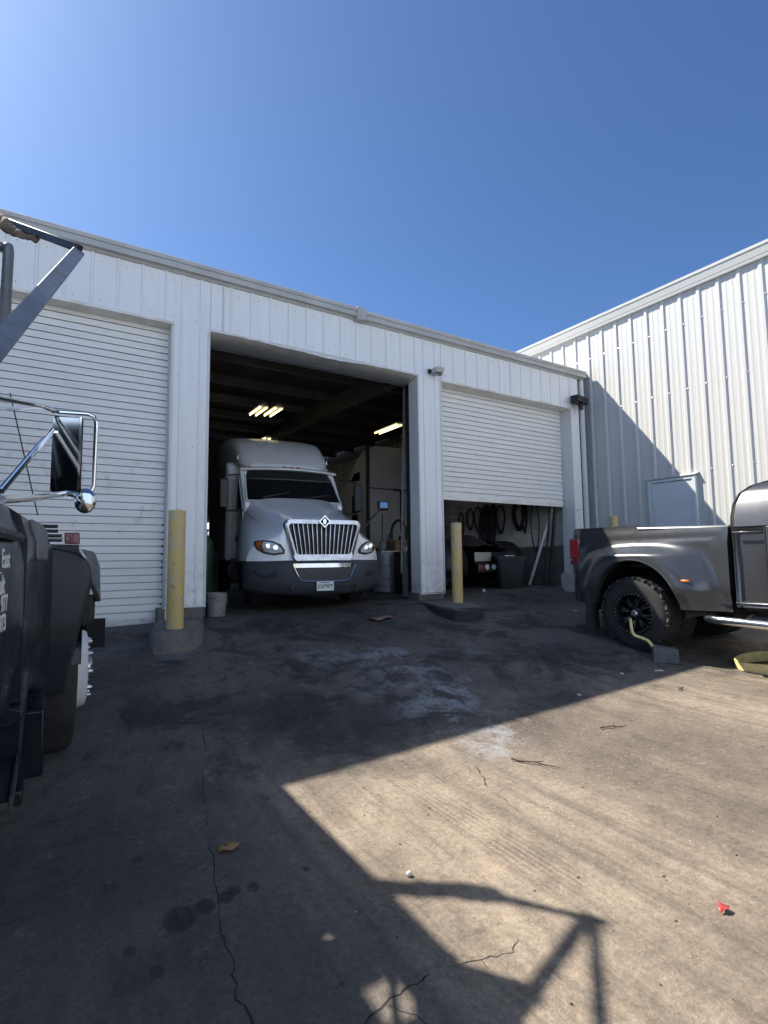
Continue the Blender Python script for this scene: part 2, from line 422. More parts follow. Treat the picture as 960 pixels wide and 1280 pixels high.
    c = mixc(nt, ramp(nt, n_m2, [(.55,(0,0,0)),(.70,(.5,.5,.5))]).outputs[0], c, (.075,.062,.052))
    c = mixc(nt, ramp(nt, n_mot, [(.28,(.45,.45,.45)),(.42,(0,0,0))]).outputs[0], c, (.30,.25,.20))
    # grit and fine mottling
    n_f2 = noise(nt, 75, 4, .75, v)
    c = mixc(nt, .85, c, ramp(nt, n_fine, [(.28,(.34,.34,.34)),(.72,(.66,.66,.66))]).outputs[0], 'OVERLAY')
    c = mixc(nt, .7, c, ramp(nt, n_f2, [(.30,(.34,.34,.34)),(.70,(.66,.66,.66))]).outputs[0], 'OVERLAY')
    c = mixc(nt, ramp(nt, n_grit, [(.66,(0,0,0)),(.76,(.5,.5,.5))]).outputs[0], c, (.36,.32,.27))
    c = mixc(nt, ramp(nt, n_grit, [(.25,(.6,.6,.6)),(.34,(0,0,0))]).outputs[0], c, (.04,.035,.03))
    nt.links.new(c, b.inputs['Base Color'])
    rr = ramp(nt, n_mid, [(.3,(.62,)*3),(.7,(.9,)*3)]); nt.links.new(rr.outputs[0], b.inputs['Roughness'])
    b.inputs['Specular IOR Level'].default_value = .35
    bump(nt, b, math_(nt,'ADD', n_fine, math_(nt,'ADD', n_f2, math_(nt,'MULTIPLY', n_grit, .5))), .014, .5)
    return m
M['ground'] = ground_material()

def axis_steps():
    a = [-400,-200,-100,-60,-40,-30,-20]; x = -15
    while x < 20: a.append(x); x += .25
    return a + [20,25,30,40,60,100,200,400]
xs = axis_steps(); ys = axis_steps()
mb = MB()
mb.grid([[(x, y, gz(x, y)) for x in xs] for y in ys])
tag(mb.build('ground', M['ground'], ang=180), kind='structure')

# cracks, thin dark strips on the slab
M['crack'] = mat('crack_dark', (.02,.019,.018), .95)
def crack(pts, w):
    rnd = random.Random(len(pts)+int(w*1e5))
    P = []
    for (x0,y0),(x1,y1) in zip(pts, pts[1:]):
        n = max(2, int(math.hypot(x1-x0,y1-y0)/.035))
        for i in range(n):
            t = i/n; P.append((x0+(x1-x0)*t+rnd.uniform(-.011,.011), y0+(y1-y0)*t+rnd.uniform(-.011,.011)))
    P.append(pts[-1]); L = []; Rr = []
    for i, (x,y) in enumerate(P):
        a = P[max(0,i-1)]; c = P[min(len(P)-1,i+1)]
        dx, dy = c[0]-a[0], c[1]-a[1]; l = math.hypot(dx,dy) or 1
        ww = w*rnd.uniform(.3,1.0)*(1 if 0 < i < len(P)-1 else .05)
        L.append((x-dy/l*ww, y+dx/l*ww, gz(x,y)+.0012)); Rr.append((x+dy/l*ww, y-dx/l*ww, gz(x,y)+.0012))
    m = MB(); m.grid([L, Rr]); tag(m.build('ground_crack', M['crack']), kind='structure')
crack([(1.13,4.6),(1.02,4.1),(.90,3.66),(.80,3.1),(.70,2.55),(.66,2.35),(.65,2.15),(.62,1.95),(.62,1.6)], .0042)
crack([(.93,1.635),(1.005,1.652),(1.063,1.668),(1.12,1.664),(1.163,1.664),(1.212,1.675),(1.24,1.69)], .0055)
crack([(1.03,1.66),(1.06,1.61),(1.10,1.56),(1.12,1.5)], .003)
crack([(1.316,1.675),(1.36,1.648),(1.43,1.625),(1.50,1.60),(1.558,1.587),(1.60,1.60),(1.631,1.625)], .0028)
crack([(1.43,1.625),(1.428,1.572)], .002)
crack([(2.6,2.95),(2.52,2.80),(2.44,2.65)], .006)
crack([(2.44,2.62),(2.40,2.45),(2.36,2.3)], .0018)

# ------------------------------------------------------------------ garage building
FY = 7.68
GH = 4.33            # door head
def tlist():
    return None
bld = thing('garage_building', (0,FY,0), 'long low white metal garage with three tall roller doors under one eave', 'building')
off = Vector((0,FY,0))
def part(mbo, name, m, parent=bld, **kw):
    # geometry written in world coordinates, shifted under the building's origin
    bmesh.ops.translate(mbo.bm, verts=mbo.bm.verts, vec=-off)
    return mbo.build(name, m, parent, **kw)
def ribbed_y(mbo, x0, x1, y, z0, z1, pitch=.305, phase=0, d=.028, w=.05):
    """sheet facing -y with upright ribs"""
    prof = [(x0, 0)]
    k = math.ceil((x0-phase)/pitch)
    while True:
        c = phase+k*pitch
        if c-w > x1: break
        for dx, dd in ((-w*.8,0),(-w*.35,d),(w*.35,d),(w*.8,0)):
            if x0 < c+dx < x1: prof.append((c+dx, dd))
        k += 1
    prof.append((x1, 0))
    mbo.grid([[(x, y-dd, z0) for x, dd in prof], [(x, y-dd, z1) for x, dd in prof]])
XL = -6.4; XR = 10.12
doors = [(-2.40,1.36),(1.88,5.60),(6.14,9.84)]
for a, b_ in doors:
    mb = MB(); ribbed_y(mb, a, b_, FY, GH, 5.12, .305, .05, .02, .028)
    part(mb, 'wall_panel', M['white_siding'], ang=3)
for a, b_, base in ((XL,-2.40,.1),(1.36,1.88,.375),(5.60,6.14,.40),(9.84,XR,.45)):
    mb = MB(); ribbed_y(mb, a, b_, FY, base, 5.12, .26 if b_-a < 1 else .305, (a+b_)/2-.13, .018, .03)
    part(mb, 'column_cladding', M['white_siding'], ang=3)
mb = MB(); mb.box(2.06,2.075,FY-.026,FY-.001,GH,5.06); part(mb, 'panel_lap', M['trim'])
mb = MB()
for x in [XL+.15+.305*k for k in range(54)]:
    for zz in (4.45,4.98):
        if x < XR-.1: mb.ball((x+random.uniform(-.01,.01),FY-.004,zz+random.uniform(-.008,.008)),.006,6,4)
for xx in (1.45,1.66,5.70,5.92):
    for zz in (.62,1.6,2.6,3.6): mb.ball((xx+random.uniform(-.01,.01),FY-.004,zz+random.uniform(-.02,.02)),.006,6,4)
tag(part(mb, 'screw_heads', M['steel_dark']), kind='stuff')
# jamb returns and header soffits
for i, (a, b_) in enumerate(doors):
    base = (.1,.38,.4)[i]; dep = (.26,.28,.34)[i]
    mb = MB()
    mb.box(a-.03, a+.006, FY-.012, FY+dep, base, GH); part(mb, 'door_jamb', M['trim'], bevel=.004)
    mb = MB(); mb.box(b_-.006, b_+.03, FY-.012, FY+dep, base, GH); part(mb, 'door_jamb', M['trim'], bevel=.004)
    mb = MB()
    if i == 1:   # battered header flashing, bent along its lower edge
        rows = [[], [], [], []]; rnd = random.Random(3); n = 46
        for k in range(n+1):
            x = a + (b_-a)*k/n; t = k/n
            w = .045*math.exp(-((t-.52)/.13)**2) + .02*math.exp(-((t-.3)/.05)**2) + rnd.uniform(-.006,.006)
            rows[0].append((x, FY-.034, GH+.035)); rows[1].append((x, FY-.036-.3*w, GH+.004-w))
            rows[2].append((x, FY+.02, GH-.004-.5*w)); rows[3].append((x, FY+.36, GH-.07))
        mb.grid(rows)
        part(mb, 'header_trim', M['soffit'], solid=.003)
        mb = MB(); mb.box(a+.01,b_-.01,FY+.361,FY+.40,GH-.10,GH+.3); part(mb, 'header_beam', M['steel_dark'])
    else:
        mb.box(a-.03, b_+.03, FY-.036, FY+dep, GH-.012, GH+.03)
        part(mb, 'header_trim', M['soffit'], bevel=.004)
# concrete piers under the columns
mb = MB(); mb.box(1.27,1.86,FY+.012,FY+.34,-.1,.38); part(mb, 'column_pier', M['concrete'], bevel=.015)
mb = MB(); mb.box(5.56,6.13,FY+.012,FY+.34,-.1,.405); part(mb, 'column_pier', M['concrete'], bevel=.015)
mb = MB(); mb.box(9.80,10.13,FY+.012,FY+.34,-.1,.455); part(mb, 'column_pier', M['concrete'], bevel=.015)
for a, b_ in ((1.33,1.885),(5.59,6.14)):
    mb = MB(); mb.box(a, b_, FY-.024, FY+.010, .372, .392); part(mb, 'base_flashing', M['trim'], bevel=.003)
# eave gutter in two lengths, the right one hung a little lower
def gutter(x0, x1, dz):
    prof = [(FY+.02,5.07),(FY-.03,5.07),(FY-.05,5.10),(FY-.115,5.10),(FY-.12,5.155),(FY-.105,5.165),(FY-.105,5.18),(FY-.125,5.19),(FY-.135,5.235),(FY-.12,5.25),(FY+.02,5.25)]
    m = MB(); m.prism([(y, z+dz) for y, z in prof], 'x', x0, x1); return part(m, 'eave_gutter', M['fascia'], ang=20)
gutter(XL-.1, 4.36, .012); gutter(4.364, 10.30, -.012)
mb = MB(); mb.box(4.27,4.44,FY-.145,FY+.02,5.05,5.27); part(mb, 'gutter_joint', M['fascia'], bevel=.006)
# downspout
mb = MB(); mb.box(10.145,10.245,FY-.075,FY+.0,.5,5.03); mb.box(10.14,10.25,FY-.08,FY+.005,2.9,2.94)
part(mb, 'downspout', M['trim'], bevel=.012)
mb = MB(); mb.box(10.13,10.40,FY+.06,FY+.10,.2,5.1); part(mb, 'corner_filler', M['dark_gap'])
# roof, ceiling, inner walls
mb = MB(); mb.hexa([(XL-.1,FY-.02,5.235),(10.40,FY-.02,5.235),(10.40,23,6.3),(XL-.1,23,6.3),(XL-.1,FY-.02,5.262),(10.40,FY-.02,5.262),(10.40,23,6.34),(XL-.1,23,6.34)])
part(mb, 'roof', M['fascia'])
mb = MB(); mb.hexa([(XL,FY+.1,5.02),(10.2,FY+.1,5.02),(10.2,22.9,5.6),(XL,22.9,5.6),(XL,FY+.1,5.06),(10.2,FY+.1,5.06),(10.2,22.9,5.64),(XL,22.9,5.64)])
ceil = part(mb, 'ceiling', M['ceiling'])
for k in range(9):
    y = 8.6+k*1.6; z = 5.02+(y-7.78)*.0384
    mb = MB(); mb.box(XL+.05, 10.1, y-.04, y+.04, z-.2, z-.002); part(mb, 'purlin', M['purlin'], parent=ceil)
for x in (1.62, 5.85):
    mb = MB(); mb.hexa([(x-.09,FY+.45,4.5),(x+.09,FY+.45,4.5),(x+.09,22.5,5.0),(x-.09,22.5,5.0),(x-.09,FY+.45,4.85),(x+.09,FY+.45,4.85),(x+.09,22.5,5.42),(x-.09,22.5,5.42)])
    part(mb, 'roof_beam', M['purlin'], parent=ceil)
    mb = MB(); mb.box(x-.1,x+.1,FY+.40,FY+.62,.15,4.6); part(mb, 'frame_post', M['steel_dark'])
    mb = MB(); mb.box(x-.1,x+.1,15.1,15.3,.15,4.9); part(mb, 'frame_post', M['steel_dark'])
# right inner wall: painted siding on a low concrete wall
def wallmat():
    m, nt, b = newmat('stained_inner_siding')
    v = coords(nt); s = nt.nodes.new('ShaderNodeSeparateXYZ'); nt.links.new(v, s.inputs[0])
    n1 = noise(nt, 1.5, 8, .65, v)
    c = mixc(nt, ramp(nt, n1, [(.35,(0,0,0)),(.7,(1,1,1))]).outputs[0], (.58,.56,.52), (.30,.285,.26))
    nt.links.new(c, b.inputs['Base Color']); b.inputs['Roughness'].default_value = .8
    return m
M['inner_siding'] = wallmat()
mb = MB(); pr = []
z = 1.25
while z < 4.9:
    pr += [(10.0, z), (9.985, z+.02), (9.985, z+.085), (10.0, z+.098)]; z += .105
mb.grid([[(x, FY+.36, z) for x, z in pr], [(x, 22.9, z) for x, z in pr]]); part(mb, 'side_wall', M['inner_siding'], solid=-.01)
mb = MB(); mb.box(9.93,10.1,FY+.36,22.9,-.1,1.24); part(mb, 'low_wall', M['concrete'])
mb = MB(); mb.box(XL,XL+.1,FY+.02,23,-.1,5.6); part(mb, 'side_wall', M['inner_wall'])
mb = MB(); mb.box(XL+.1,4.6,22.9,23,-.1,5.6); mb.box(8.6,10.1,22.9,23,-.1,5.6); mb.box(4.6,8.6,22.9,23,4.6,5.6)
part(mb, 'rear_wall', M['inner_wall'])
def shutter(x0, x1, y, z0, z1, pitch=.098, name='roller_door', m=None):
    mb = MB(); pr = []; z = z0
    while z < z1:
        for f, d in ((0,0),(.012,.019),(.06,.021),(.5,.020),(.90,.014),(.97,.002)):
            pr.append((y-d, z+f*pitch))
        z += pitch
    mb.grid([[(x0, yy, z) for yy, z in pr], [(x1, yy, z) for yy, z in pr]])
    o = part(mb, name, m or M['curtain'], ang=10)
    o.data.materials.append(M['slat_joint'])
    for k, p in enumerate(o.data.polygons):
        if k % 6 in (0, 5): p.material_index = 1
    return o
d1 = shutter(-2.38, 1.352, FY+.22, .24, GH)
mb = MB(); mb.box(-2.37,1.345,FY+.195,FY+.235,.165,.25); part(mb, 'bottom_bar', M['trim'], parent=d1, bevel=.005)
mb = MB()
for k in range(12):
    zz = .42+.098*k+random.uniform(-.02,.02); mb.box(1.338-random.uniform(0,.022),1.351,FY+.198,FY+.2005,zz,zz+random.uniform(.012,.03))
tag(part(mb, 'edge_wear', M['steel_dark'], parent=d1), kind='stuff')
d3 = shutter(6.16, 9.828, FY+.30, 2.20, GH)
mb = MB(); mb.box(6.17,9.80,FY+.265,FY+.32,2.13,2.215); mb.box(6.17,9.80,FY+.25,FY+.262,2.125,2.14); part(mb, 'bottom_bar', M['soffit'], parent=d3, bevel=.006)
mb = MB()
for k in range(9):
    zz = 2.25+.098*k+random.uniform(-.02,.02); mb.box(9.812-random.uniform(0,.02),9.826,FY+.279,FY+.281,zz,zz+random.uniform(.01,.03))
tag(part(mb, 'edge_wear', M['steel_dark'], parent=d3), kind='stuff')
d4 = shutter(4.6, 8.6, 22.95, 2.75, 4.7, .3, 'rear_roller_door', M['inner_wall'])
# bent scraps of flashing by the right jamb
mb = MB(); mb.bar((9.845,FY-.03,2.02),(9.99,FY-.05,2.06),.02,.006); part(mb, 'loose_flashing', M['steel_dark'])
mb = MB(); mb.bar((9.85,FY-.03,1.42),(10.05,FY-.07,1.40),.02,.006); part(mb, 'loose_flashing', M['steel_dark'])

# ------------------------------------------------------------------ warehouse (right)
WX = 10.42
off = Vector((WX,0,0))
wh = thing('warehouse_building', (WX,0,0), 'taller white ribbed metal warehouse wall standing square to the garage', 'building')
prof = []; pitch = .355; ph = 4.37
y = -9.0
k = math.ceil((y-ph)/pitch); prof.append((0,y))
while ph+k*pitch < 23:
    c = ph+k*pitch
    prof += [(0,c-.05),(.024,c-.026),(.024,c+.026),(0,c+.05)]
    for q in (.34,.66):
        cc = c+pitch*q; prof += [(0,cc-.028),(.003,cc-.014),(.003,cc+.014),(0,cc+.028)]
    k += 1
prof.append((0,23))
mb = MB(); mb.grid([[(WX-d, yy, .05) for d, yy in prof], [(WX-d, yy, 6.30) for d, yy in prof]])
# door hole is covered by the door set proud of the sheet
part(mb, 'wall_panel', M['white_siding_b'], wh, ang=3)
mb = MB()
pe = [(WX-.02,6.18),(WX-.065,6.18),(WX-.075,6.22),(WX-.06,6.235),(WX-.075,6.25),(WX-.10,6.36),(WX-.09,6.375),(WX-.115,6.39),(WX-.12,6.44),(WX-.02,6.46),(WX+.1,6.46),(WX+.1,6.18)]
mb.prism([(x,z) for x,z in pe], 'y', -9.1, 23.1); part(mb, 'eave_trim', M['fascia_b'], wh, ang=20)
mb = MB(); mb.hexa([(WX,-9,6.44),(WX+18,-9,7.6),(WX+18,23,7.6),(WX,23,6.44),(WX,-9,6.47),(WX+18,-9,7.63),(WX+18,23,7.63),(WX,23,6.47)]); part(mb, 'roof', M['fascia_b'], wh)
for yy in (-9,22.9):
    mb = MB(); mb.box(WX+.02,WX+18,yy,yy+.1,-.2,6.40); part(mb, 'end_wall', M['white_siding_b'], wh)
mb = MB()
k = math.ceil((-4-ph)/pitch)
while ph+k*pitch < 14:
    for zz in (2.62,4.25,5.55):
        for q in (.12,.87):
            mb.ball((WX-.006, ph+k*pitch+pitch*q, zz+random.uniform(-.01,.01)), .012, 6, 4)
    k += 1
tag(part(mb, 'screw_heads', M['steel'], wh), kind='stuff')
# door
dd = MB(); dd.box(WX-.055,WX-.035,5.388,6.197,.36,2.465); door = part(dd, 'door', M['door_paint'], wh, bevel=.004)
mb = MB(); mb.box(WX-.075,WX-.002,6.205,6.27,.34,2.535); mb.box(WX-.075,WX-.002,5.315,5.38,.34,2.535); mb.box(WX-.075,WX-.002,5.38,6.205,2.475,2.535); part(mb, 'door_frame', M['door_paint'], door, bevel=.004)
mb = MB(); mb.hexa([(WX-.095,5.30,2.545),(WX-.095,6.29,2.545),(WX-.003,6.32,2.565),(WX-.003,5.27,2.565),(WX-.095,5.30,2.555),(WX-.095,6.29,2.555),(WX-.003,6.32,2.60),(WX-.003,5.27,2.60)]); part(mb, 'drip_canopy', M['fascia'], door)
mb = MB(); mb.lathe([(.028,0),(.034,.02),(.03,.06),(0.001,.07)], (WX-.055,6.11,1.38), 'x', 12); 
for v_ in mb.bm.verts: v_.co.x = 2*(WX-.055)-v_.co.x
part(mb, 'handle', M['steel'], door)

# ------------------------------------------------------------------ unseen building added behind the viewpoint to bounce fill onto the garage
OY, OH = -9.5, 10.5
off = Vector((0,OY,0))
ob = thing('bounce_building', (0,OY,0), 'added pale blue ribbed warehouse, unseen behind the viewpoint, bouncing light onto the garage', 'building')
mb = MB(); ribbed_y(mb, -30, 24, OY, -.7, OH, .6, 0, .03, .05)
for v_ in mb.bm.verts: v_.co.y = 2*OY-v_.co.y
part(mb, 'wall_panel', M['bounce_siding'], ob, ang=3)
mb = MB(); mb.hexa([(-30,OY,OH),(24,OY,OH),(24,OY-16,OH+1.2),(-30,OY-16,OH+1.2),(-30,OY+.15,OH+.2),(24,OY+.15,OH+.2),(24,OY-16,OH+1.4),(-30,OY-16,OH+1.4)]); part(mb, 'roof', M['fascia'], ob)
for xx in (-30,23.9):
    mb = MB(); mb.box(xx,xx+.1,OY-16,OY-.02,-.7,OH+.1); part(mb, 'end_wall', M['bounce_siding'], ob)
for xx in (-18,-4,10):
    mb = MB(); mb.box(xx,xx+4,OY+.04,OY+.10,-.7,3.8); part(mb, 'roller_door', M['trim'], ob)
# ------------------------------------------------------------------ kerbs, bollards, floodlights
def kerb(poly, ztop, name, m, label, tops=None):
    cx = sum(p[0] for p in poly)/len(poly); cy = sum(p[1] for p in poly)/len(poly)
    mb = MB(); rnd = random.Random(len(poly))
    P = []
    for (a, b_) in zip(poly, poly[1:]+poly[:1]):
        n = max(1, int(math.hypot(b_[0]-a[0], b_[1]-a[1])/.12))
        for i in range(n):
            t = i/n; P.append((a[0]+(b_[0]-a[0])*t+rnd.uniform(-.012,.012), a[1]+(b_[1]-a[1])*t+rnd.uniform(-.012,.012)))
    r0 = [(x, y, gz(x,y)-.06) for x, y in P]
    r1 = [(x+(cx-x)*.02, y+(cy-y)*.02, ztop-.03+rnd.uniform(-.02,.01)) for x, y in P]
    r2 = [(x+(cx-x)*.10, y+(cy-y)*.07, ztop+rnd.uniform(-.006,.006)) for x, y in P]
    mb.loft([r0, r1, r2])
    o = mb.build(name, m, ang=50, loc=(cx,cy,gz(cx,cy))); return tag(o, label, 'kerb')
kerb([(1.27,FY+.01),(1.84,FY+.01),(1.68,6.85),(1.56,6.50),(1.40,6.33),(1.18,6.27),(1.02,6.33),(1.0,6.5),(1.08,7.0)], .24, 'concrete_plinth', M['concrete'], 'rough grey concrete plinth round the column left of the open bay')
kerb([(5.50,FY+.01),(6.22,FY+.01),(6.10,6.85),(5.80,6.30),(5.60,6.13),(5.35,6.10),(5.15,6.22),(5.14,6.6),(5.24,7.0)], .265, 'concrete_kerb', M['kerb'], 'black scuffed kerb island in front of the column right of the semi truck')
def bollard(x, y, z0, z1, r, label):
    mb = MB()
    mb.lathe([(r*1.0,z0-.05-z0),(r,(z1-z0)*.3),(r*1.0,z1-z0-.012),(r*.96,z1-z0),(r*.6,z1-z0+.008),(.002,z1-z0+.01)], (0,0,0), 'z', 28)
    o = mb.build('bollard', M['yellow'], ang=40); o.location = (x,y,z0); o.rotation_euler = (random.uniform(-.008,.008), random.uniform(-.008,.008), random.uniform(0,6))
    return tag(o, label, 'bollard', 'yellow steel bollards')
bollard(1.27,6.56,.22,1.60,.096,'chipped yellow bollard standing on the rough grey plinth beside the closed door')
bollard(5.84,6.97,.25,1.60,.09,'worn yellow bollard on the black kerb beside the half-open door')
bollard(9.9,6.78,gz(9.9,6.78),1.83,.085,'yellow bollard top showing above the bed of the grey pickup')
fl = thing('floodlight', (5.86,FY-.03,4.46), 'small grey floodlight on the wall above the column between the open bays', 'floodlight', 'wall floodlights')
fl.scale = (.72,.72,.72)
MB().box(-.05,.05,-.02,.0,-.06,.06).build('mount', M['steel_dark'], fl, bevel=.006)
MB().tube([(0,-.02,0),(0,-.1,-.01)],.018).build('arm', M['steel_dark'], fl)
MB().hexa([(-.02,-.30,-.10),(.24,-.30,-.06),(.24,-.10,-.10),(-.02,-.10,-.13),(-.02,-.33,.03),(.24,-.33,.05),(.24,-.12,.06),(-.02,-.12,.04)]).build('housing', M['fascia'], fl, bevel=.01)
MB().box(0,.22,-.28,-.12,-.128,-.118).build('lens', M['glass'], fl)
f2 = thing('floodlight', (9.93,FY-.03,4.50), 'black floodlight on the corner above the half-open roller door by the downspout', 'floodlight', 'wall floodlights')
MB().box(-.05,.05,-.02,.0,-.06,.06).build('mount', M['black_metal'], f2, bevel=.006)
MB().hexa([(-.20,-.26,-.07),(.16,-.26,-.11),(.16,-.06,-.11),(-.20,-.06,-.07),(-.20,-.28,.07),(.16,-.28,.03),(.16,-.06,.07),(-.20,-.06,.09)]).build('housing', M['black_metal'], f2, bevel=.012)
MB().lathe([(.05,-.12),(.055,0),(.03,.02)], (.02,-.17,-.10), 'z', 14).build('sensor', M['black_metal'], f2)

# ------------------------------------------------------------------ fluorescent lamps
def fixture(x, y, z, L, label):
    t = thing('ceiling_light', (x,y,z), label, 'ceiling light', 'fluorescent ceiling lights')
    MB().hexa([(-.12,-L/2,0),(.12,-L/2,0),(.12,L/2,0),(-.12,L/2,0),(-.04,-L/2,.07),(.04,-L/2,.07),(.04,L/2,.07),(-.04,L/2,.07)]).build('housing', M['fascia'], t)
    for s in (-1,1): MB().tube([(s*.075,-L/2+.04,-.028),(s*.075,L/2-.04,-.028)], .017, 8).build('tube', M['lamp'], t)
    for q in (-.35,.35): MB().tube([(0,L*q,.07),(0,L*q,5.0-z+.1)], .006, 6).build('hanger', M['steel_dark'], t)
fixture(4.12,12.1,4.57,.85,'lit double-tube light above the white truck roof, left one of the pair')
fixture(4.45,12.0,4.57,.85,'lit double-tube light above the white truck roof, right one of the pair')
fixture(7.76,12.05,4.57,1.2,'lit double-tube light hanging above the beige sleeper truck')
fixture(5.35,15.3,4.60,1.0,'lit tube light farther back just over the white truck roofline')

exec_later = []
# ------------------------------------------------------------------ wheels
def wheel(parent, c, r, w, rim_r, side=-1, style='steel', hubm=None, nuts=10, tread=False, axis='x'):
    """tyre of radius r, width w centred at c; outer face looks to side*axis; hub, rim and nuts are sub-parts"""
    c = Vector(c); s = side
    mb = MB()
    prof = [(rim_r, -w*.42),(rim_r+.02,-w*.5),(r*.80,-w*.53),(r*.93,-w*.49),(r*.985,-w*.40),(r,-w*.25),(r,w*.25),(r*.985,w*.40),(r*.93,w*.49),(r*.80,w*.53),(rim_r+.02,w*.5),(rim_r,w*.42)]
    rings = []
    n = 56
    V = []
    for j in range(n):
        a = 2*PI*j/n
        V.append([mb.bm.verts.new(c+Vector((h, q*math.cos(a), q*math.sin(a)))) for q, h in prof])
    for j in range(n):
        k = (j+1) % n
        for i in range(len(prof)-1): mb.bm.faces.new((V[j][i],V[j][i+1],V[k][i+1],V[k][i]))
    # inner barrel
    for j in range(n):
        k = (j+1) % n
        mb.bm.faces.new((V[j][-1],V[j][0],V[k][0],V[k][-1]))
    if tread:
        m_ = 38
        for j in range(m_):
            a = 2*PI*j/m_
            for q in (-.40,-.14,.14,.40):
                aa = a+(.08 if abs(q) < .2 else 0)+q*.12
                rr = r*(1.0 if abs(q) < .3 else .99)
                p = c+Vector((q*w, rr*math.cos(aa), rr*math.sin(aa)))
                rot = Matrix.Rotation(aa, 3, 'X') @ Matrix.Rotation(.35 if (j % 2) else -.3, 3, 'Y')
                mb.obox(p, w*.105, .014, .027, rot)
    else:
        for q in (-.28,0,.28):
            pass
    ty = mb.build('wheel', M['rubber'], parent, ang=40)
    mb = MB(); o = s*w*.5
    if style == 'steel':
        pr = [(rim_r+.012,o*.96),(rim_r,o*1.0),(rim_r*.93,o*.80),(rim_r*.80,o*.55),(rim_r*.55,o*.5),(.002,o*.5)]
        mb.lathe(pr, c, 'x', 40, False); rim = mb.build('rim', hubm or M['steel'], ty)
    elif style == 'convex':   # front disc bulging outward past the tyre
        pr = [(rim_r+.012,o*.95),(rim_r,o*1.02),(rim_r*.96,o*.9),(rim_r*.92,o*1.05),(rim_r*.84,o*1.50),(rim_r*.78,o*1.56),(rim_r*.46,o*1.5),(.002,o*1.5)]
        mb.lathe(pr, c, 'x', 40, False); rim = mb.build('rim', hubm or M['steel'], ty, ang=50)
        mb = MB()
        mb.lathe([(.085,0),(.085,s*.03),(.07,s*.045),(.002,s*.05)], c+Vector((o*1.5,0,0)), 'x', 18); mb.build('hub_cap', M['steel'], ty)
        for k in range(nuts):
            mb = MB(); a = 2*PI*k/nuts; p = c+Vector((o*1.5, rim_r*.64*math.cos(a), rim_r*.64*math.sin(a)))
            mb.lathe([(.021,0),(.021,s*.028),(.013,s*.030),(.012,s*.040),(.001,s*.042)], p, 'x', 8)
            mb.build('wheel_nut', M['steel'], ty)
    else:   # eight-spoke black alloy with a ring of small bolts
        pr = [(rim_r+.014,o*.98),(rim_r+.004,o*1.04),(rim_r*.94,o*1.02),(rim_r*.86,o*.70),(rim_r*.82,o*.35),(rim_r*.80,o*-.1),(.002,o*-.1)]
        mb.lathe(pr, c, 'x', 48, False); rim = mb.build('rim', M['black_metal'], ty)
        mb = MB()
        for k in range(8):
            a = 2*PI*k/8+.2
            for da in (-.11,.11):
                p0 = c+Vector((o*.42, .07*math.cos(a), .07*math.sin(a)))
                p1 = c+Vector((o*.55, rim_r*.82*math.cos(a+da), rim_r*.82*math.sin(a+da)))
                mb.bar(p0, p1, .026, .03, (1,0,0))
        mb.lathe([(.085,o*.2),(.085,o*.50),(.05,o*.62),(.002,o*.62)], c, 'x', 20)
        mb.build('spokes', M['black_metal'], ty, bevel=.004)
        mb = MB()
        for k in range(8):
            a = 2*PI*k/8+.2
            for da in (-.11,.11):
                p0 = c+Vector((o*.50, .10*math.cos(a+da*.3), .10*math.sin(a+da*.3)))+Vector((s*.018,0,0))
                p1 = c+Vector((o*.58, rim_r*.72*math.cos(a+da), rim_r*.72*math.sin(a+da)))+Vector((s*.018,0,0))
                mb.bar(p0, p1, .006, .006, (1,0,0))
        mb.build('spoke_edges', M['steel'], ty)
        mb = MB()
        for k in range(32):
            a = 2*PI*k/32; p = c+Vector((o*1.04, rim_r*.95*math.cos(a), rim_r*.95*math.sin(a)))
            mb.lathe([(.009,0),(.008,s*.010),(.001,s*.011)], p, 'x', 8)
        mb.build('rim_bolts', M['steel'], ty)
        MB().lathe([(.045,0),(.045,s*.03),(.03,s*.045),(.001,s*.045)], c+Vector((o*.62,0,0)), 'x', 16).build('hub_cap', M['steel'], ty)
    return ty

def text(body, name, size, m, parent, loc, xdir, ydir, extrude=.002, align='LEFT', font_shear=0, bold=0):
    cu = bpy.data.curves.new(name, 'FONT'); cu.body = body; cu.size = size; cu.extrude = extrude; cu.align_x = align; cu.offset = bold
    cu.shear = font_shear; cu.materials.append(m)
    o = bpy.data.objects.new(name, cu); COL.objects.link(o); o.parent = parent
    x = Vector(xdir).normalized(); y = Vector(ydir).normalized(); z = x.cross(y)
    mt = Matrix((x, y, z)).transposed().to_4x4(); mt.translation = Vector(loc)
    me = bpy.data.meshes.new_from_object(o); bpy.data.objects.remove(o); bpy.data.curves.remove(cu)
    me.transform(mt); o = bpy.data.objects.new(name, me); COL.objects.link(o); o.parent = parent
    return o

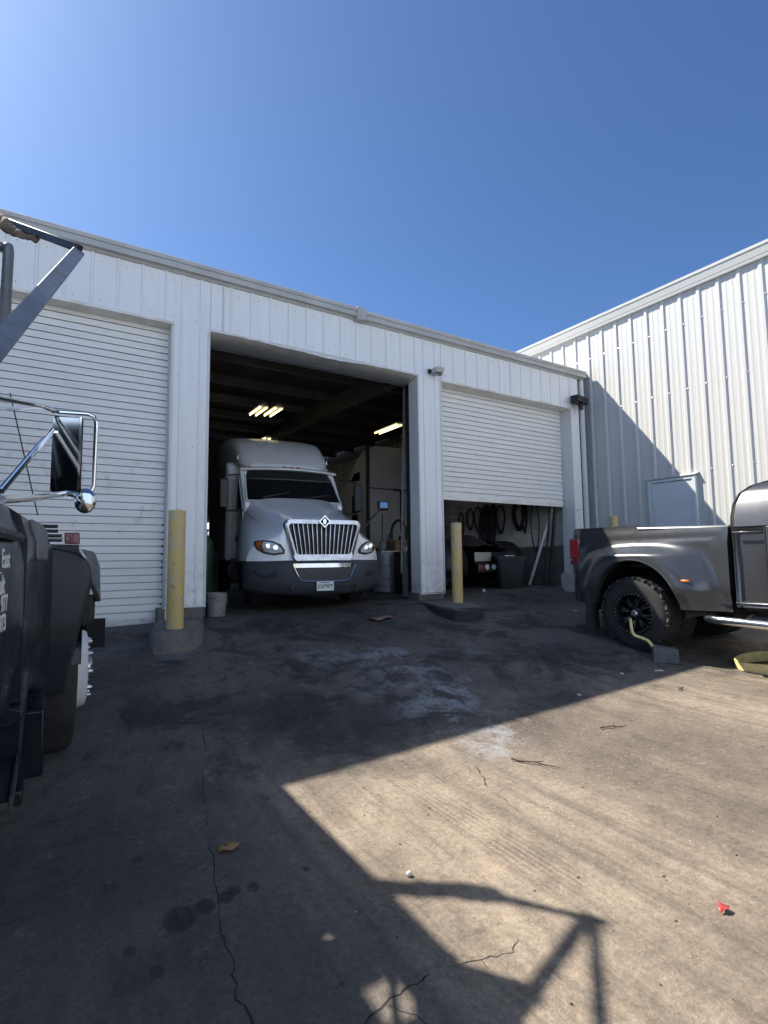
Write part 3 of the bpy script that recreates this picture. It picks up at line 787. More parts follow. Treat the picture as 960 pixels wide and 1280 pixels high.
# ------------------------------------------------------------------ white semi truck in the open bay
SZ = .25
t = thing('semi_truck', (3.56,7.31,.349), 'white long-nosed semi truck with chrome grille nosing out of the open bay', 'truck', rz=R(-7.2))
def Z(z): return z-SZ
st = [(.17,[(0,1.73),(.4,1.72),(.62,1.685),(.70,1.62),(.73,1.48),(.80,1.405),(.95,1.365),(1.10,1.31),(1.2,1.21),(1.245,1.08),(1.25,.98)]),
      (.6,[(0,1.84),(.42,1.83),(.68,1.78),(.77,1.70),(.82,1.58),(.88,1.52),(1.0,1.49),(1.13,1.43),(1.22,1.32),(1.265,1.12),(1.27,.98)]),
      (1.1,[(0,2.01),(.46,2.0),(.75,1.93),(.86,1.80),(.92,1.70),(.98,1.65),(1.07,1.61),(1.17,1.53),(1.24,1.40),(1.275,1.18),(1.28,1.04)]),
      (1.6,[(0,2.18),(.5,2.17),(.82,2.09),(.95,1.97),(1.0,1.83),(1.05,1.77),(1.11,1.71),(1.18,1.60),(1.23,1.42),(1.25,1.2),(1.25,1.02)]),
      (1.95,[(0,2.31),(.52,2.30),(.86,2.23),(1.0,2.12),(1.05,1.9),(1.08,1.82),(1.12,1.74),(1.17,1.62),(1.2,1.42),(1.21,1.2),(1.21,1.0)])]
def rnd_y(dx, k=.42): return k*(max(0,abs(dx)-.62)/.62)**2.2
rows = []
f0 = st[0][1]
def mirror(row): return [(-x,y,z) for x,y,z in reversed(row[1:])]+row
rows.append(mirror([(dx, .19+rnd_y(dx), Z(.97)) for dx, z in f0]))
rows.append(mirror([(dx, .165+rnd_y(dx), Z(.97+(z-.97)*.55)) for dx, z in f0]))
rows.append(mirror([(dx, .17+rnd_y(dx), Z(.97+(z-.97)*.93)) for dx, z in f0]))
for i, (ly, pts) in enumerate(st):
    rows.append(mirror([(dx, ly+(.04 if i == 0 else 0)+rnd_y(dx)*(1-i/4), Z(z)) for dx, z in pts]))
t.scale = (.87,.87,.87)
mb = MB(); mb.grid(rows); hood = mb.build('hood', M['truck_white'], t, subsurf=2, ang=180)
# cab shell, sleeper, fairing
mb = MB(); mb.prism([(1.93,Z(.95)),(1.93,Z(2.14)),(2.52,Z(2.92)),(2.6,Z(3.0)),(4.4,Z(3.0)),(4.4,Z(.95))], 'x', -1.05, 1.05)
cab = mb.build('cab', M['truck_white'], t, bevel=.05, seg=3)
gl = []
for q in range(9):
    f = q/8; row = []
    for k in range(17):
        a = -1+2*k/16
        yb = 1.86+.60*f + .13*a*a - .035 ; row.append((a*(1.005-.06*f), yb-.012, Z(2.21+.72*f)))
    gl.append(row)
mb = MB(); mb.grid(gl); ws = mb.build('windshield', M['glass'], t, ang=180)
mb = MB(); mb.tube([(g[0][0]-.0,g[0][1]-.004,g[0][2]) for g in gl],.02); mb.tube([(g[-1][0],g[-1][1]-.004,g[-1][2]) for g in gl],.02); mb.tube([(p[0],p[1]-.006,p[2]) for p in gl[0]],.014)
mb.build('windshield_seal', M['truck_white_b'], ws)
MB().bar((-.7,1.80,Z(2.27)),(-.15,1.87,Z(2.40)),.012,.012).build('wiper', M['black_metal'], t)
MB().bar((.15,1.80,Z(2.27)),(.72,1.89,Z(2.38)),.012,.012).build('wiper', M['black_metal'], t)
mb = MB(); r_ = []
for k in range(21):
    a = -1+2*k/20; x = a*1.06; yy = 2.24+.16*a*a; zz = Z(2.955-.03*a*a)
    r_.append([(x,yy,zz-.028),(x,yy-.02,zz),(x,yy+.06,zz+.045),(x,yy+.42,zz+.08),(x,yy+.42,zz-.03)])
mb.loft(r_); visor = mb.build('sun_visor', M['truck_white'], t, ang=50)
for a in (-.82,-.14,0,.14,.82):
    MB().ball((a*1.06,2.26+.16*a*a,Z(2.985-.03*a*a)),.035,10,6,1.6,1,.55).build('marker_light', M['amber'], visor)
rg = []
for ly, w, zt, zb in ((2.58,.98,3.05,2.99),(2.85,1.02,3.38,2.98),(3.2,1.07,3.68,2.97),(3.6,1.12,3.88,2.96),(4.1,1.17,3.98,2.95),(4.6,1.20,4.03,2.95),(6.3,1.20,4.05,2.95)):
    h = zt-zb
    half = [(w,zb),(w,zb+h*.5),(w*.98,zb+h*.80),(w*.93,zb+h*.95),(w*.80,zb+h*.99),(w*.4,zt),(0,zt+.003)]
    rg.append([(x,ly+.10*(x/w)**2,Z(z)) for x,z in half]+[(-x,ly+.10*(x/w)**2,Z(z)) for x,z in reversed(half[:-1])])
mb = MB(); mb.loft(rg); fair = mb.build('roof_fairing', M['truck_white_b'], t, subsurf=1, ang=60)
for s in (-1,1): MB().box(s*1.02-.015,s*1.02+.015,2.93,2.97,Z(3.22),Z(3.30)).build('marker_light', M['lens_clear'], fair)
mb = MB(); mb.prism([(3.35,.75),(3.30,2.2),(3.28,2.96),(6.3,2.96),(6.3,.75)], 'x', -1.205, 1.205); mb.build('sleeper_box', M['truck_white_b'], t, bevel=.07, seg=3)
for s in (-1,1):
    mb = MB(); P = [(2.05,Z(1.05)),(2.05,Z(2.05)),(2.62,Z(2.86)),(3.2,Z(2.86)),(3.2,Z(1.05))]
    mb.prism(P, 'x', s*1.048, s*1.066); dr = mb.build('door', M['truck_white'], t, bevel=.006)
    MB().prism([(2.18,Z(2.1)),(2.68,Z(2.8)),(3.12,Z(2.8)),(3.12,Z(2.1))], 'x', s*1.064, s*1.072).build('window', M['glass'], dr)
    MB().bar((s*1.07,3.0,Z(1.9)),(s*1.07,3.14,Z(1.9)),.02,.035).build('handle', M['black_plastic'], dr)
    # tall mirror on two black arms
    mb = MB(); mb.tube([(s*1.06,2.05,Z(2.02)),(s*1.38,2.0,Z(2.0)),(s*1.44,2.02,Z(2.06))],.022).tube([(s*1.06,2.45,Z(2.8)),(s*1.40,2.06,Z(2.72)),(s*1.44,2.04,Z(2.62))],.018)
    ar = mb.build('mirror_arm', M['black_plastic'], t)
    MB().box(s*1.44-.09,s*1.44+.09,1.97,2.09,Z(2.05),Z(2.64)).build('mirror_housing', M['black_plastic'], ar, bevel=.03, seg=3)
    if s > 0:   # hood mirror
      mb = MB(); mb.tube([(s*1.13,1.0,Z(1.58)),(s*1.30,.98,Z(1.82)),(s*1.50,.96,Z(2.02))],.018); a2 = mb.build('hood_mirror_arm', M['black_plastic'], t)
      MB().obox((1.55,.95,Z(2.085)),.115,.045,.095,Matrix.Rotation(R(-14),3,'X')).build('hood_mirror', M['black_plastic'], a2, bevel=.025)
      MB().obox((1.55,.897,Z(2.10)),.08,.004,.062,Matrix.Rotation(R(-14),3,'X')).build('mirror_glass', M['chrome'], a2, bevel=.003)
    # headlights: amber corner outside, clear bowl inside
    def hp(dx, z, o=0): return (s*dx, .160+rnd_y(dx)-o, Z(z))
    def lens(poly, o, m, nm, par):
        cx = sum(p[0] for p in poly)/len(poly); cz = sum(p[1] for p in poly)/len(poly)
        mb = MB(); mb.loft([[hp(x,z,-.03) for x,z in poly],[hp(x,z,o*.6) for x,z in poly],[hp(cx+(x-cx)*.86,cz+(z-cz)*.84,o) for x,z in poly]])
        return mb.build(nm, m, par, ang=50)
    P = [(.69,1.115),(.68,1.18),(.75,1.275),(.88,1.335),(1.03,1.355),(1.14,1.345),(1.15,1.28),(1.11,1.19),(1.01,1.125),(.86,1.095)]
    hl = lens(P, .022, M['black_plastic'], 'headlight', t)
    lens([(.72,1.13),(.725,1.185),(.79,1.265),(.90,1.315),(1.02,1.33),(1.05,1.26),(1.01,1.155),(.88,1.115)], .045, M['lens_clear'], 'lens', hl)
    lens([(1.035,1.34),(1.125,1.333),(1.132,1.28),(1.095,1.20),(1.035,1.15),(1.07,1.25)], .045, M['amber'], 'turn_lamp', hl)
    for dx, z, r in ((.84,1.215,.048),(.95,1.245,.048)):
        MB().lathe([(r,-.035),(r*1.05,-.05),(r*.7,-.055),(.001,-.05)], hp(dx,z,0), 'y', 18).build('bulb', M['chrome'], hl)
for s_ in (-1,1):
    mb = MB(); mb.tube([(s_*.80,.60,Z(1.525)),(s_*.90,1.1,Z(1.70)),(s_*.99,1.6,Z(1.86)),(s_*1.04,1.93,Z(1.97))],.005,5); mb.build('hood_seam', M['black_plastic'], hood)
    MB().bar((s_*1.215,1.86,Z(1.50)),(s_*1.215,1.93,Z(1.38)),.02,.03).build('hood_latch', M['black_plastic'], hood)
MB().hexa([(-.775,.68,Z(1.60)),(-.815,.94,Z(1.66)),(-.70,.94,Z(1.66)),(-.70,.68,Z(1.60)),(-.745,.66,Z(1.73)),(-.785,.92,Z(1.80)),(-.70,.92,Z(1.80)),(-.70,.66,Z(1.73))]).build('hood_vent', M['black_plastic'], hood, bevel=.01)
# grille
def trap(w0, z0, w1, z1, r):  # rounded trapezoid (bottom half-width w0 at z0, top w1 at z1)
    P = []
    for (cx,cz,a0) in ((w0-r,z0+r,-90),(w1-r,z1-r,0),(-w1+r,z1-r,90),(-w0+r,z0+r,180)):
        for k in range(6):
            a = R(a0+18*k); P.append((cx+r*math.cos(a), cz+r*math.sin(a)))
    return P
o_ = trap(.565,.985,.71,1.705,.10); i_ = trap(.495,1.10,.615,1.635,.06)
mb = MB(); V = []
for P, yy in ((o_,.18),(o_,.10),([(x*.965,z) for x,z in o_],.075),([(x*1.03,z) for x,z in i_],.075),(i_,.10),(i_,.17)):
    V.append([mb.bm.verts.new((x,yy,Z(z))) for x,z in P])
for a,b_ in zip(V,V[1:]):
    for j in range(len(a)):
        k = (j+1) % len(a); mb.bm.faces.new((a[j],a[k],b_[k],b_[j]))
gr = mb.build('grille', M['dull_chrome'], t, ang=50)
MB().face([(x,.163,Z(z)) for x,z in i_]); mb = MB(); mb.prism([(x,Z(z)) for x,z in i_], 'y', .160, .17); mb.build('grille_back', M['black_plastic'], gr)
for k in range(14):
    f = (k-6.5)/7.0
    mb = MB(); xb, xt = f*.495, f*.595
    mb.hexa([(xb-.010,.10,Z(1.10)),(xb+.010,.10,Z(1.10)),(xb+.010,.16,Z(1.10)),(xb-.010,.16,Z(1.10)),(xt-.010,.095,Z(1.635)),(xt+.010,.095,Z(1.635)),(xt+.010,.16,Z(1.635)),(xt-.010,.16,Z(1.635))])
    mb.build('grille_bar', M['dull_chrome'], gr, bevel=.006)
mb = MB()
def ring(P, Q, y0, y1):
    V = [[mb.bm.verts.new((x,y,z)) for x,z in q] for q,y in ((P,y1),(P,y0),(Q,y0),(Q,y1))]
    for a,b_ in zip(V,V[1:]+V[:1]):
        for j in range(len(a)):
            k = (j+1) % len(a); mb.bm.faces.new((a[j],a[k],b_[k],b_[j]))
D = [(0,.115),(.115,0),(0,-.115),(-.115,0)]
ring([(x,Z(1.675)+z) for x,z in D],[(x*.72,Z(1.675)+z*.72) for x,z in D],.035,.075)
em = mb.build('emblem', M['chrome'], t, bevel=.004)
MB().prism([(x*.73,Z(1.675)+z*.73) for x,z in D], 'y', .048, .075).build('emblem_field', M['black_plastic'], em)
MB().prism([(0,Z(1.735)),(.038,Z(1.68)),(.022,Z(1.68)),(.022,Z(1.63)),(-.022,Z(1.63)),(-.022,Z(1.68)),(-.038,Z(1.68))], 'y', .040, .0475).build('emblem_mark', M['chrome'], em)
# bumper
rows = []
for k in range(33):
    a = -1+2*k/32; dx = a*1.285; yy = .60*abs(a)**3.0; lift = .09*abs(a)**2.5
    rows.append([(dx,yy+.10,Z(1.0)),(dx,yy+.02,Z(.99)),(dx,yy,Z(.94)),(dx,yy-.012,Z(.80)),(dx,yy+.004,Z(.60+lift*.4)),(dx,yy+.04,Z(.46+lift)),(dx,yy+.10,Z(.40+lift)),(dx,yy+.22,Z(.39+lift))])
e0 = [(x-.01,y+.35,z) for x,y,z in rows[0]]; e1 = [(x+.01,y+.35,z) for x,y,z in rows[-1]]
mb = MB(); mb.grid([e0]+rows+[e1]); bp = mb.build('bumper', M['grey_plastic'], t, ang=180, solid=.02)
def bpt(x, z, o): return (x, .60*abs(x/1.285)**3 - .012 - o, Z(z))
P = trap(.42,.635,.585,.945,.05)
mb = MB(); mb.loft([[bpt(x,z,-.02) for x,z in P],[bpt(x,z,.012) for x,z in P]]); vent = mb.build('lower_grille', M['black_plastic'], bp)
mb = MB()
mb.tube([bpt(x,z,.016) for x,z in ((-.575,.92),(-.50,.76),(-.44,.665),(-.38,.645),(-.2,.638),(0,.635),(.2,.638),(.38,.645),(.44,.665),(.50,.76),(.575,.92))],.014,8)
mb.loft([[bpt(x,.875,.02),bpt(x,.945,.022),bpt(x,.945,-.02),bpt(x,.875,-.02)] for x in [-.57+1.14*k/12 for k in range(13)]])
mb.build('grille_trim', M['chrome'], bp)
for s in (-1,1):
    mb = MB(); mb.lathe([(.048,0),(.048,-.02),(.036,-.022),(.03,.0)], bpt(s*.55,.53,-.02), 'y', 16); mb.build('tow_eye', M['black_plastic'], bp)
    P = [(s*.80,.72),(s*.84,.82),(s*1.13,.85),(s*1.16,.80),(s*1.05,.70)]
    mb = MB(); mb.loft([[bpt(x,z,-.02) for x,z in P],[bpt(x,z,.008) for x,z in P]]); mb.build('bumper_insert', M['black_plastic'], bp, ang=60, bevel=.01)
pl = MB().box(-.175,.135,-.045,-.038,Z(.475),Z(.635)).build('license_plate', M['plate'], t, bevel=.006)
pl.data.materials[0] = M['plate']
text('C579FT', 'plate_number', .082, M['plate_green'], pl, (-.02,-.0465,Z(.525)), (1,0,0), (0,0,1), .001, 'CENTER', 0, .002)
MB().box(-.10,.06,-.0475,-.0462,Z(.608),Z(.620)).build('plate_band', M['plate_green'], pl)
for s in (-1,1):
    wheel(t, (s*.95,1.28,.42), .50, .29, .27, s, 'steel', M['drum_dark'])
    for ly in (6.2,7.5):
        for q in (.80,1.10): wheel(t, (s*q,ly,.42), .50, .27, .29, s, 'steel')
MB().box(-.43,-.30,.4,8.2,.55,.82).box(.30,.43,.4,8.2,.55,.82).build('chassis', M['black_metal'], t)
MB().box(-1.15,1.15,.9,1.9,.45,.6).build('axle_shield', M['black_metal'], t)
for s in (-1,1):
    MB().lathe([(.29,-.85),(.31,-.84),(.31,.84),(.29,.85)], (s*.88,3.9,.55), 'y', 28).build('fuel_tank', M['steel_dark'], t)

# ------------------------------------------------------------------ beige sleeper truck seen from behind
t = thing('sleeper_truck', (8.22,11.9,.33), 'beige sleeper truck parked nose in, its bare tail lamps behind the half-open door', 'truck')
def sec(y, zt, w=1.2):
    zb = .95
    half = [(w,zb),(w,zt-.40),(w*.97,zt-.12),(w*.85,zt-.02),(w*.4,zt),(0,zt)]
    return [(x,y,z) for x,z in half]+[(-x,y,z) for x,z in reversed(half[:-1])]
mb = MB(); mb.loft([sec(0,3.68),sec(.35,3.66),sec(.8,3.38),(sec(1.3,2.9)),(sec(1.7,2.65)),sec(3.0,2.6)]); body = mb.build('sleeper_cab', M['beige'], t, ang=40)
for x_ in (-1.235,1.17): MB().box(x_,x_+.065,-.06,.06,.95,3.66).build('side_extender', M['black_plastic'], t, bevel=.02)
MB().box(-1.19,-.2,-.012,.0,2.52,2.55).box(-.4,.4,-.02,.0,2.50,2.56).box(-.20,-.14,-.02,0,1.4,2.5).build('wall_seam', M['steel_dark'], body)
MB().box(-1.08,-.78,-.014,0,3.44,3.475).box(-1.08,-1.045,-.014,0,3.16,3.475).build('reflective_mark', M['white_paper'], body)
MB().prism([(.42,2.78),(.42,3.02),(.70,3.0),(.92,2.80)], 'x', -1.215, -1.19).build('window', M['glass'], body)
MB().prism([(.55,1.65),(.55,2.42),(.85,2.42),(.85,1.65)], 'x', -1.215, -1.19).build('window', M['glass'], body, bevel=.02)
MB().prism([(3.0,.95),(3.0,2.3),(5.0,1.9),(5.3,1.5),(5.3,.7),(3.0,.7)], 'x', -1.05, 1.05).build('hood', M['beige'], t, bevel=.1)
MB().box(-.45,-.33,-3.2,3.5,.55,.80).box(.33,.45,-3.2,3.5,.55,.80).box(-.45,.45,-3.22,-3.16,.5,.8).build('chassis', M['black_metal'], t)
tb = MB().box(-.44,.30,-3.30,-3.23,.36,.56).build('lamp_bar', M['black_metal'], t, bevel=.008)
for x, m_ in ((-.36,'red_dull'),(-.18,'lens_clear'),(.02,'lens_clear'),(.20,'red_dull')):
    if m_ == 'red_dull': MB().box(x-.075,x+.075,-3.325,-3.301,.40,.53).build('tail_lamp', M[m_], tb, bevel=.012)
    else: MB().lathe([(.062,0),(.062,-.015),(.045,-.03),(.001,-.034)], (x,-3.301,.475), 'y', 18).build('reverse_lamp', M[m_], tb)
MB().box(-.50,-.02,-3.28,-3.255,.60,.80).build('steel_plate', M['alu'], t, bevel=.01)
MB().lathe([(.5,0),(.5,.05),(.2,.12),(.002,.12)], (-.05,-1.9,.84), 'z', 24).build('fifth_wheel', M['black_metal'], t)
for s in (-1,1):
    for y in (-2.55,-1.25):
        for q in (.72,1.02): wheel(t, (s*q,y,.5), .5, .27, .29, s, 'steel')
    pts = []
    for k in range(13):
        a = R(-20+k*17); pts.append((-2.55+.58*math.cos(a) if False else -2.55-.58*math.cos(a), .5+.58*math.sin(a)))
    mb = MB(); mb.grid([[(s*.55,y,z) for y,z in pts],[(s*1.17,y,z) for y,z in pts]]); mb.build('rear_fender', M['black_plastic'], t, solid=.015)
    wheel(t, (s*1.0,4.2,.5), .5, .29, .29, s, 'steel')
mb = MB(); mb.grid([[(-.5+.1*i, -3.2+.16*j, .88+.34*math.exp(-((i-4)/3.6)**2-((j-4)/3.4)**2)+.02*math.sin(i*2.1+j*1.3)) for i in range(13)] for j in range(12)])
mb.build('frame_cover', M['tarp_dark'], t, solid=.01, subsurf=1, ang=180)
# ------------------------------------------------------------------ grey dual-wheel pickup
PR = Vector((7.6,4.25,gz(7.6,4.25)))
t = thing('pickup_truck', PR, 'dark grey dual-wheel pickup parked by the warehouse wall, tail towards the garage', 'pickup')
def W(mbo, name, m, parent, root=PR, **kw):
    bmesh.ops.translate(mbo.bm, verts=mbo.bm.verts, vec=-root)
    return mbo.build(name, m, parent, **kw)
YC, ZC, EY, EZ = 4.22, .26, .625, .70
YF, YB = 3.09, 5.27
def rail(y): return 1.345+.035*(y-YF)
def bedx(y, z):
    rho = math.hypot((y-YC)/EY, (z-ZC)/EZ)
    fl = .165*(1-sm(1.06,1.80,rho))
    fl *= 1-sm(1.0,1.19,z)
    x = 6.62 - fl
    x += .022*sm(1.16,1.25,z) + .036*sm(1.25,1.42,z)
    x += .05*sm(.62,.34,z)
    x += .05*sm(5.05,5.27,y)**2
    return x
def bed_side(mirror_x=None):
    mb = MB(); zbot = .36
    a0 = math.asin((zbot-ZC)/EZ); angs = [a0+(PI-2*a0)*k/72 for k in range(73)]
    for cy, cz in ((YF,rail(YF)),(YB,rail(YB))):
        a = math.atan2((cz-ZC)/EZ, (YC-cy)/EY)
        i = min(range(73), key=lambda k: abs(angs[k]-a)); angs[i] = a
    rows = []
    for a in angs:
        ca, sa = math.cos(a), math.sin(a)   # towards -y (front) at a=0
        # distance (in ellipse units) to the panel boundary
        ts = []
        if ca > 1e-6: ts.append((YC-YF)/(EY*ca))
        if ca < -1e-6: ts.append((YC-YB)/(EY*ca))
        for it in range(1):
            tt = min(ts) if ts else 9
            y_ = YC-EY*ca*tt
            tz = (rail(min(max(y_,YF),YB))-ZC)/(EZ*sa) if sa > 1e-6 else 9
            T = min(tt, tz)
        row = []
        y0, z0 = YC-EY*ca, ZC+EZ*sa
        row.append((bedx(y0,z0)+.16, y0+ca*.015, z0-sa*.015))
        row.append((bedx(y0,z0)+.012, y0+ca*.012, z0-sa*.012))
        row.append((bedx(y0,z0)-.004, y0, z0))
        for k in range(1,41):
            q = 1+(T-1)*(k/40)
            y, z = YC-EY*ca*q, ZC+EZ*sa*q
            row.append((bedx(y,z), y, z))
        if abs(a-a0) < 1e-6 or abs(a-(PI-a0)) < 1e-6:
            row = [(x,y,zbot if i > 1 else z) for i,(x,y,z) in enumerate(row)]
        rows.append(row)
    mb.grid(rows)
    if mirror_x:
        for v in mb.bm.verts: v.co.x = 2*mirror_x-v.co.x
    return mb
W(bed_side(), 'bed_side', M['pickup'], t, ang=50, solid=0)
W(bed_side(7.62), 'bed_side', M['pickup'], t, ang=50)
mb = MB()
for s in (1,-1):
    mb.loft([[((bedx(y,rail(y)) if s == 1 else 15.24-bedx(y,rail(y)))+s*dx, y, rail(y)+dz) for dx,dz in ((0,-.012),(.012,.006),(.03,.014),(.09,.014),(.10,.0),(.10,-.45),(.085,-.45),(.085,-.02))] for y in [YF+.0+(YB-YF)*k/30 for k in range(31)]])
W(mb, 'bed_rail', M['pickup'], t, ang=30)
W(MB().box(6.75,8.49,YF+.02,YB-.02,.86,.90).box(6.70,8.54,YF+.0,YF+.05,.6,1.33), 'bed_floor', M['black_plastic'], t)
tg = W(MB().box(6.74,8.50,5.20,5.265,.86,1.405), 'tailgate', M['pickup'], t, bevel=.015)
W(MB().box(7.4,7.84,5.262,5.29,1.22,1.30), 'handle', M['black_plastic'], tg, bevel=.01)
for x0, x1 in ((6.622,6.76),(8.48,8.618)):
    tl = W(MB().box(x0,x1,5.12,5.295,.98,1.275), 'tail_light', M['red_lens'], t, bevel=.02, seg=3)
    W(MB().box(x0+.004,x1-.004,5.125,5.29,.885,.972), 'lower_lens', M['red_dull'], tl, bevel=.02)
mb = MB(); mb.loft([[(x, 5.25+dy-.09*abs((x-7.62)/1.08)**6, z) for dy,z in ((0,.78),(.20,.775),(.24,.74),(.23,.58),(.18,.50),(.0,.50))] for x in [6.54+2.16*k/20 for k in range(21)]])
W(mb, 'rear_bumper', M['alu'], t, ang=40)
W(MB().box(7.45,7.79,5.46,5.492,.55,.70), 'plate_recess', M['black_plastic'], t)
for xx in (6.47,8.77):
    W(MB().box(xx-.07,xx+.20 if xx<7 else xx+.07,4.86,4.885,-.02,.55), 'mud_flap', M['rubber'], t, bevel=.006)
# black inner wheel tubs
mb = MB(); nn = 25
for s in (6.56,8.68):
    d = .75 if s < 7 else -.75
    r0 = [(s, YC-(EY+.02)*math.cos(PI*k/(nn-1)), ZC+(EZ+.02)*math.sin(PI*k/(nn-1))) for k in range(nn)]
    r1 = [(s+d, y, z) for _,y,z in r0]
    mb.grid([r0, r1]); mb.face([(s+d, y, z) for _,y,z in r1])
W(mb, 'wheel_tub', M['black_plastic'], t)
# cab
LW = [(3.05,.42),(3.05,1.34),(.45,1.30),(.30,1.27),(-.95,1.20),(-1.12,1.05),(-1.15,.45),(-.72,.42),(-.55,.75),(-.2,.95),(.2,.95),(.55,.75),(.70,.42)]
mb = MB(); V = []
for x, ins in ((6.70,.03),(6.645,.0),(8.595,.0),(8.54,.03)):
    V.append([(x, y+(ins if y < 1 else -ins), z-(ins if z > 1 else 0)) for y,z in LW])
mb.loft(V); cab = W(mb, 'cab', M['pickup'], t, bevel=.02, ang=30)
rg = []
for z, yr, yf, xi in ((1.335,3.05,.52,6.652),(1.46,3.055,.72,6.685),(1.60,3.045,.93,6.73),(1.72,3.0,1.10,6.775),(1.80,2.90,1.24,6.825),(1.845,2.74,1.36,6.885),(1.872,2.50,1.52,6.98),(1.885,2.2,1.7,7.1)):
    ring = []; xo = 15.24-xi; c_ = .035
    for (cx,cy,a0) in ((xo-c_,yr-c_,0),(xi+c_,yr-c_,90),(xi+c_,yf+c_,180),(xo-c_,yf+c_,270)):
        for k in range(6):
            a = R(a0+18*k); ring.append((cx+c_*math.cos(a), cy+c_*math.sin(a), z))
    rg.append(ring)
mb = MB(); mb.loft(rg); W(mb, 'cab_roof', M['pickup'], t, ang=60)
for xi in (6.664, 8.576):
    s = 1 if xi < 7 else -1
    W(MB().hexa([(xi,1.72,1.37),(xi+s*.02,1.72,1.37),(xi+s*.02,2.25,1.37),(xi,2.25,1.37),(xi+s*.112,1.72,1.73),(xi+s*.13,1.72,1.73),(xi+s*.13,2.22,1.73),(xi+s*.112,2.22,1.73)]), 'side_window', M['glass'], t)
    W(MB().hexa([(xi,.78,1.37),(xi+s*.02,.78,1.37),(xi+s*.02,1.64,1.37),(xi,1.64,1.37),(xi+s*.112,1.20,1.73),(xi+s*.13,1.20,1.73),(xi+s*.13,1.64,1.73),(xi+s*.112,1.64,1.73)]), 'side_window', M['glass'], t)
W(MB().hexa([(6.85,.66,1.36),(8.39,.66,1.36),(8.39,.68,1.35),(6.85,.68,1.35),(6.95,1.22,1.775),(8.29,1.22,1.775),(8.29,1.24,1.765),(6.95,1.24,1.765)]), 'windshield', M['glass'], t)
W(MB().tube([(x_-.004,y_+.006,z_) for x_,y_,z_ in ((6.66,3.045,1.34),(6.69,3.05,1.46),(6.735,3.04,1.60),(6.78,2.99,1.72),(6.83,2.89,1.80),(6.89,2.73,1.845),(6.985,2.49,1.872),(7.10,2.2,1.885))],.011,6), 'cab_seam', M['black_plastic'], t)
W(MB().box(6.636,6.652,2.705,2.722,.52,1.33).hexa([(6.66,2.705,1.345),(6.672,2.705,1.345),(6.672,2.722,1.345),(6.66,2.722,1.345),(6.80,2.62,1.80),(6.82,2.62,1.80),(6.82,2.637,1.80),(6.80,2.637,1.80)]), 'door_gap', M['black_plastic'], t)
W(MB().box(6.632,6.650,2.73,3.045,1.262,1.275), 'body_crease', M['pickup'], t, bevel=.003)
W(MB().box(7.0,8.24,3.035,3.062,1.42,1.70), 'rear_window', M['glass'], t, bevel=.01)
for y0, y1 in ((1.62,2.70),(.72,1.60)):
    dr = W(MB().box(6.628,6.66,y0,y1,.55,1.325), 'door', M['pickup'], t, bevel=.012)
    W(MB().box(6.60,6.63,y1-.22,y1-.06,1.10,1.14), 'handle', M['chrome'], dr, bevel=.008)
W(MB().box(6.628,6.65,.72,3.04,.435,.475), 'rocker_trim', M['chrome'], t, bevel=.004)
xm = bedx(3.53,.705); W(MB().box(xm-.014,xm+.03,3.475,3.58,.69,.722), 'side_marker', M['amber'], t, bevel=.008)
W(MB().box(6.63,6.64,YF+.01,3.62,.435,.455), 'bed_trim', M['chrome'], t)
mb = MB(); mb.tube([(6.62,3.36,.28),(6.53,3.30,.275),(6.50,3.15,.272),(6.50,.8,.20),(6.55,.62,.20)], .048, 14); sb = W(mb, 'side_step', M['chrome'], t)
W(MB().bar((6.52,2.9,.28),(6.9,2.9,.42),.04,.02).bar((6.52,1.3,.24),(6.9,1.3,.42),.04,.02), 'step_bracket', M['black_metal'], sb)
W(MB().box(6.95,7.15,-1.0,5.2,.30,.46).box(8.1,8.3,-1.0,5.2,.30,.46).box(6.9,8.3,4.15,4.3,.2,.34).box(6.80,8.44,YF-.03,YF+.01,.40,1.30).box(6.75,8.49,-1,3.0,.38,.44), 'chassis', M['black_metal'], t)
RW = lambda c: Vector(c)-PR
wheel(t, RW((6.66,4.24,.262)), .465, .30, .265, -1, 'alloy', tread=True)
wheel(t, RW((7.02,4.24,.262)), .465, .30, .24, -1, 'steel', M['black_metal'], tread=True)
wheel(t, RW((8.33,4.24,.30)), .465, .30, .24, 1, 'steel', M['black_metal'])
wheel(t, RW((8.69,4.24,.30)), .465, .30, .265, 1, 'alloy')
for xx, s in ((6.79,-1),(8.45,1)):
    wheel(t, RW((xx,0.0,gz(xx,0)+.462)), .465, .28, .265, s, 'alloy')
for xx in (6.68,8.3): W(MB().box(xx,xx+.26,-1.17,-1.12,.88,1.08), 'headlight', M['lens_clear'], t, bevel=.01)
W(MB().box(7.0,8.24,-1.18,-1.12,.72,1.10), 'grille', M['chrome'], t, bevel=.01)
W(MB().box(6.6,8.64,-1.32,-1.14,.35,.66), 'front_bumper', M['chrome'], t, bevel=.03)

# ------------------------------------------------------------------ dark work truck at the left edge
DR = Vector((-1.1,3.6,gz(-1.1,3.6)))
t = thing('work_truck', DR, 'dark navy work truck with chrome mirror and white lettering facing the closed roller door', 'truck')
def D(mbo, name, m, parent=t, **kw): return W(mbo, name, m, parent, DR, **kw)
CXT = -1.15   # truck centre line
def side(y): return -.333+.10*y           # outer skin of the cab, flaring towards the nose
def cabring(y):
    half = [(-.04,.40),(0,.75),(-.006,1.0),(-.03,1.14),(-.075,1.25)]
    R_ = [(side(y)+x,y,z) for x,z in half]
    return R_+[(2*CXT-x,y,z) for x,_,z in reversed(R_)]
mb = MB(); mb.loft([cabring(.55),cabring(1.6),cabring(2.62)]); cab = D(mb, 'cab', M['navy'], bevel=.02)
def gh(z, x0, x1, y0, y1): return [(x0,y0,z),(x1,y1,z),(2*CXT-x1,y1,z),(2*CXT-x0,y0,z)]
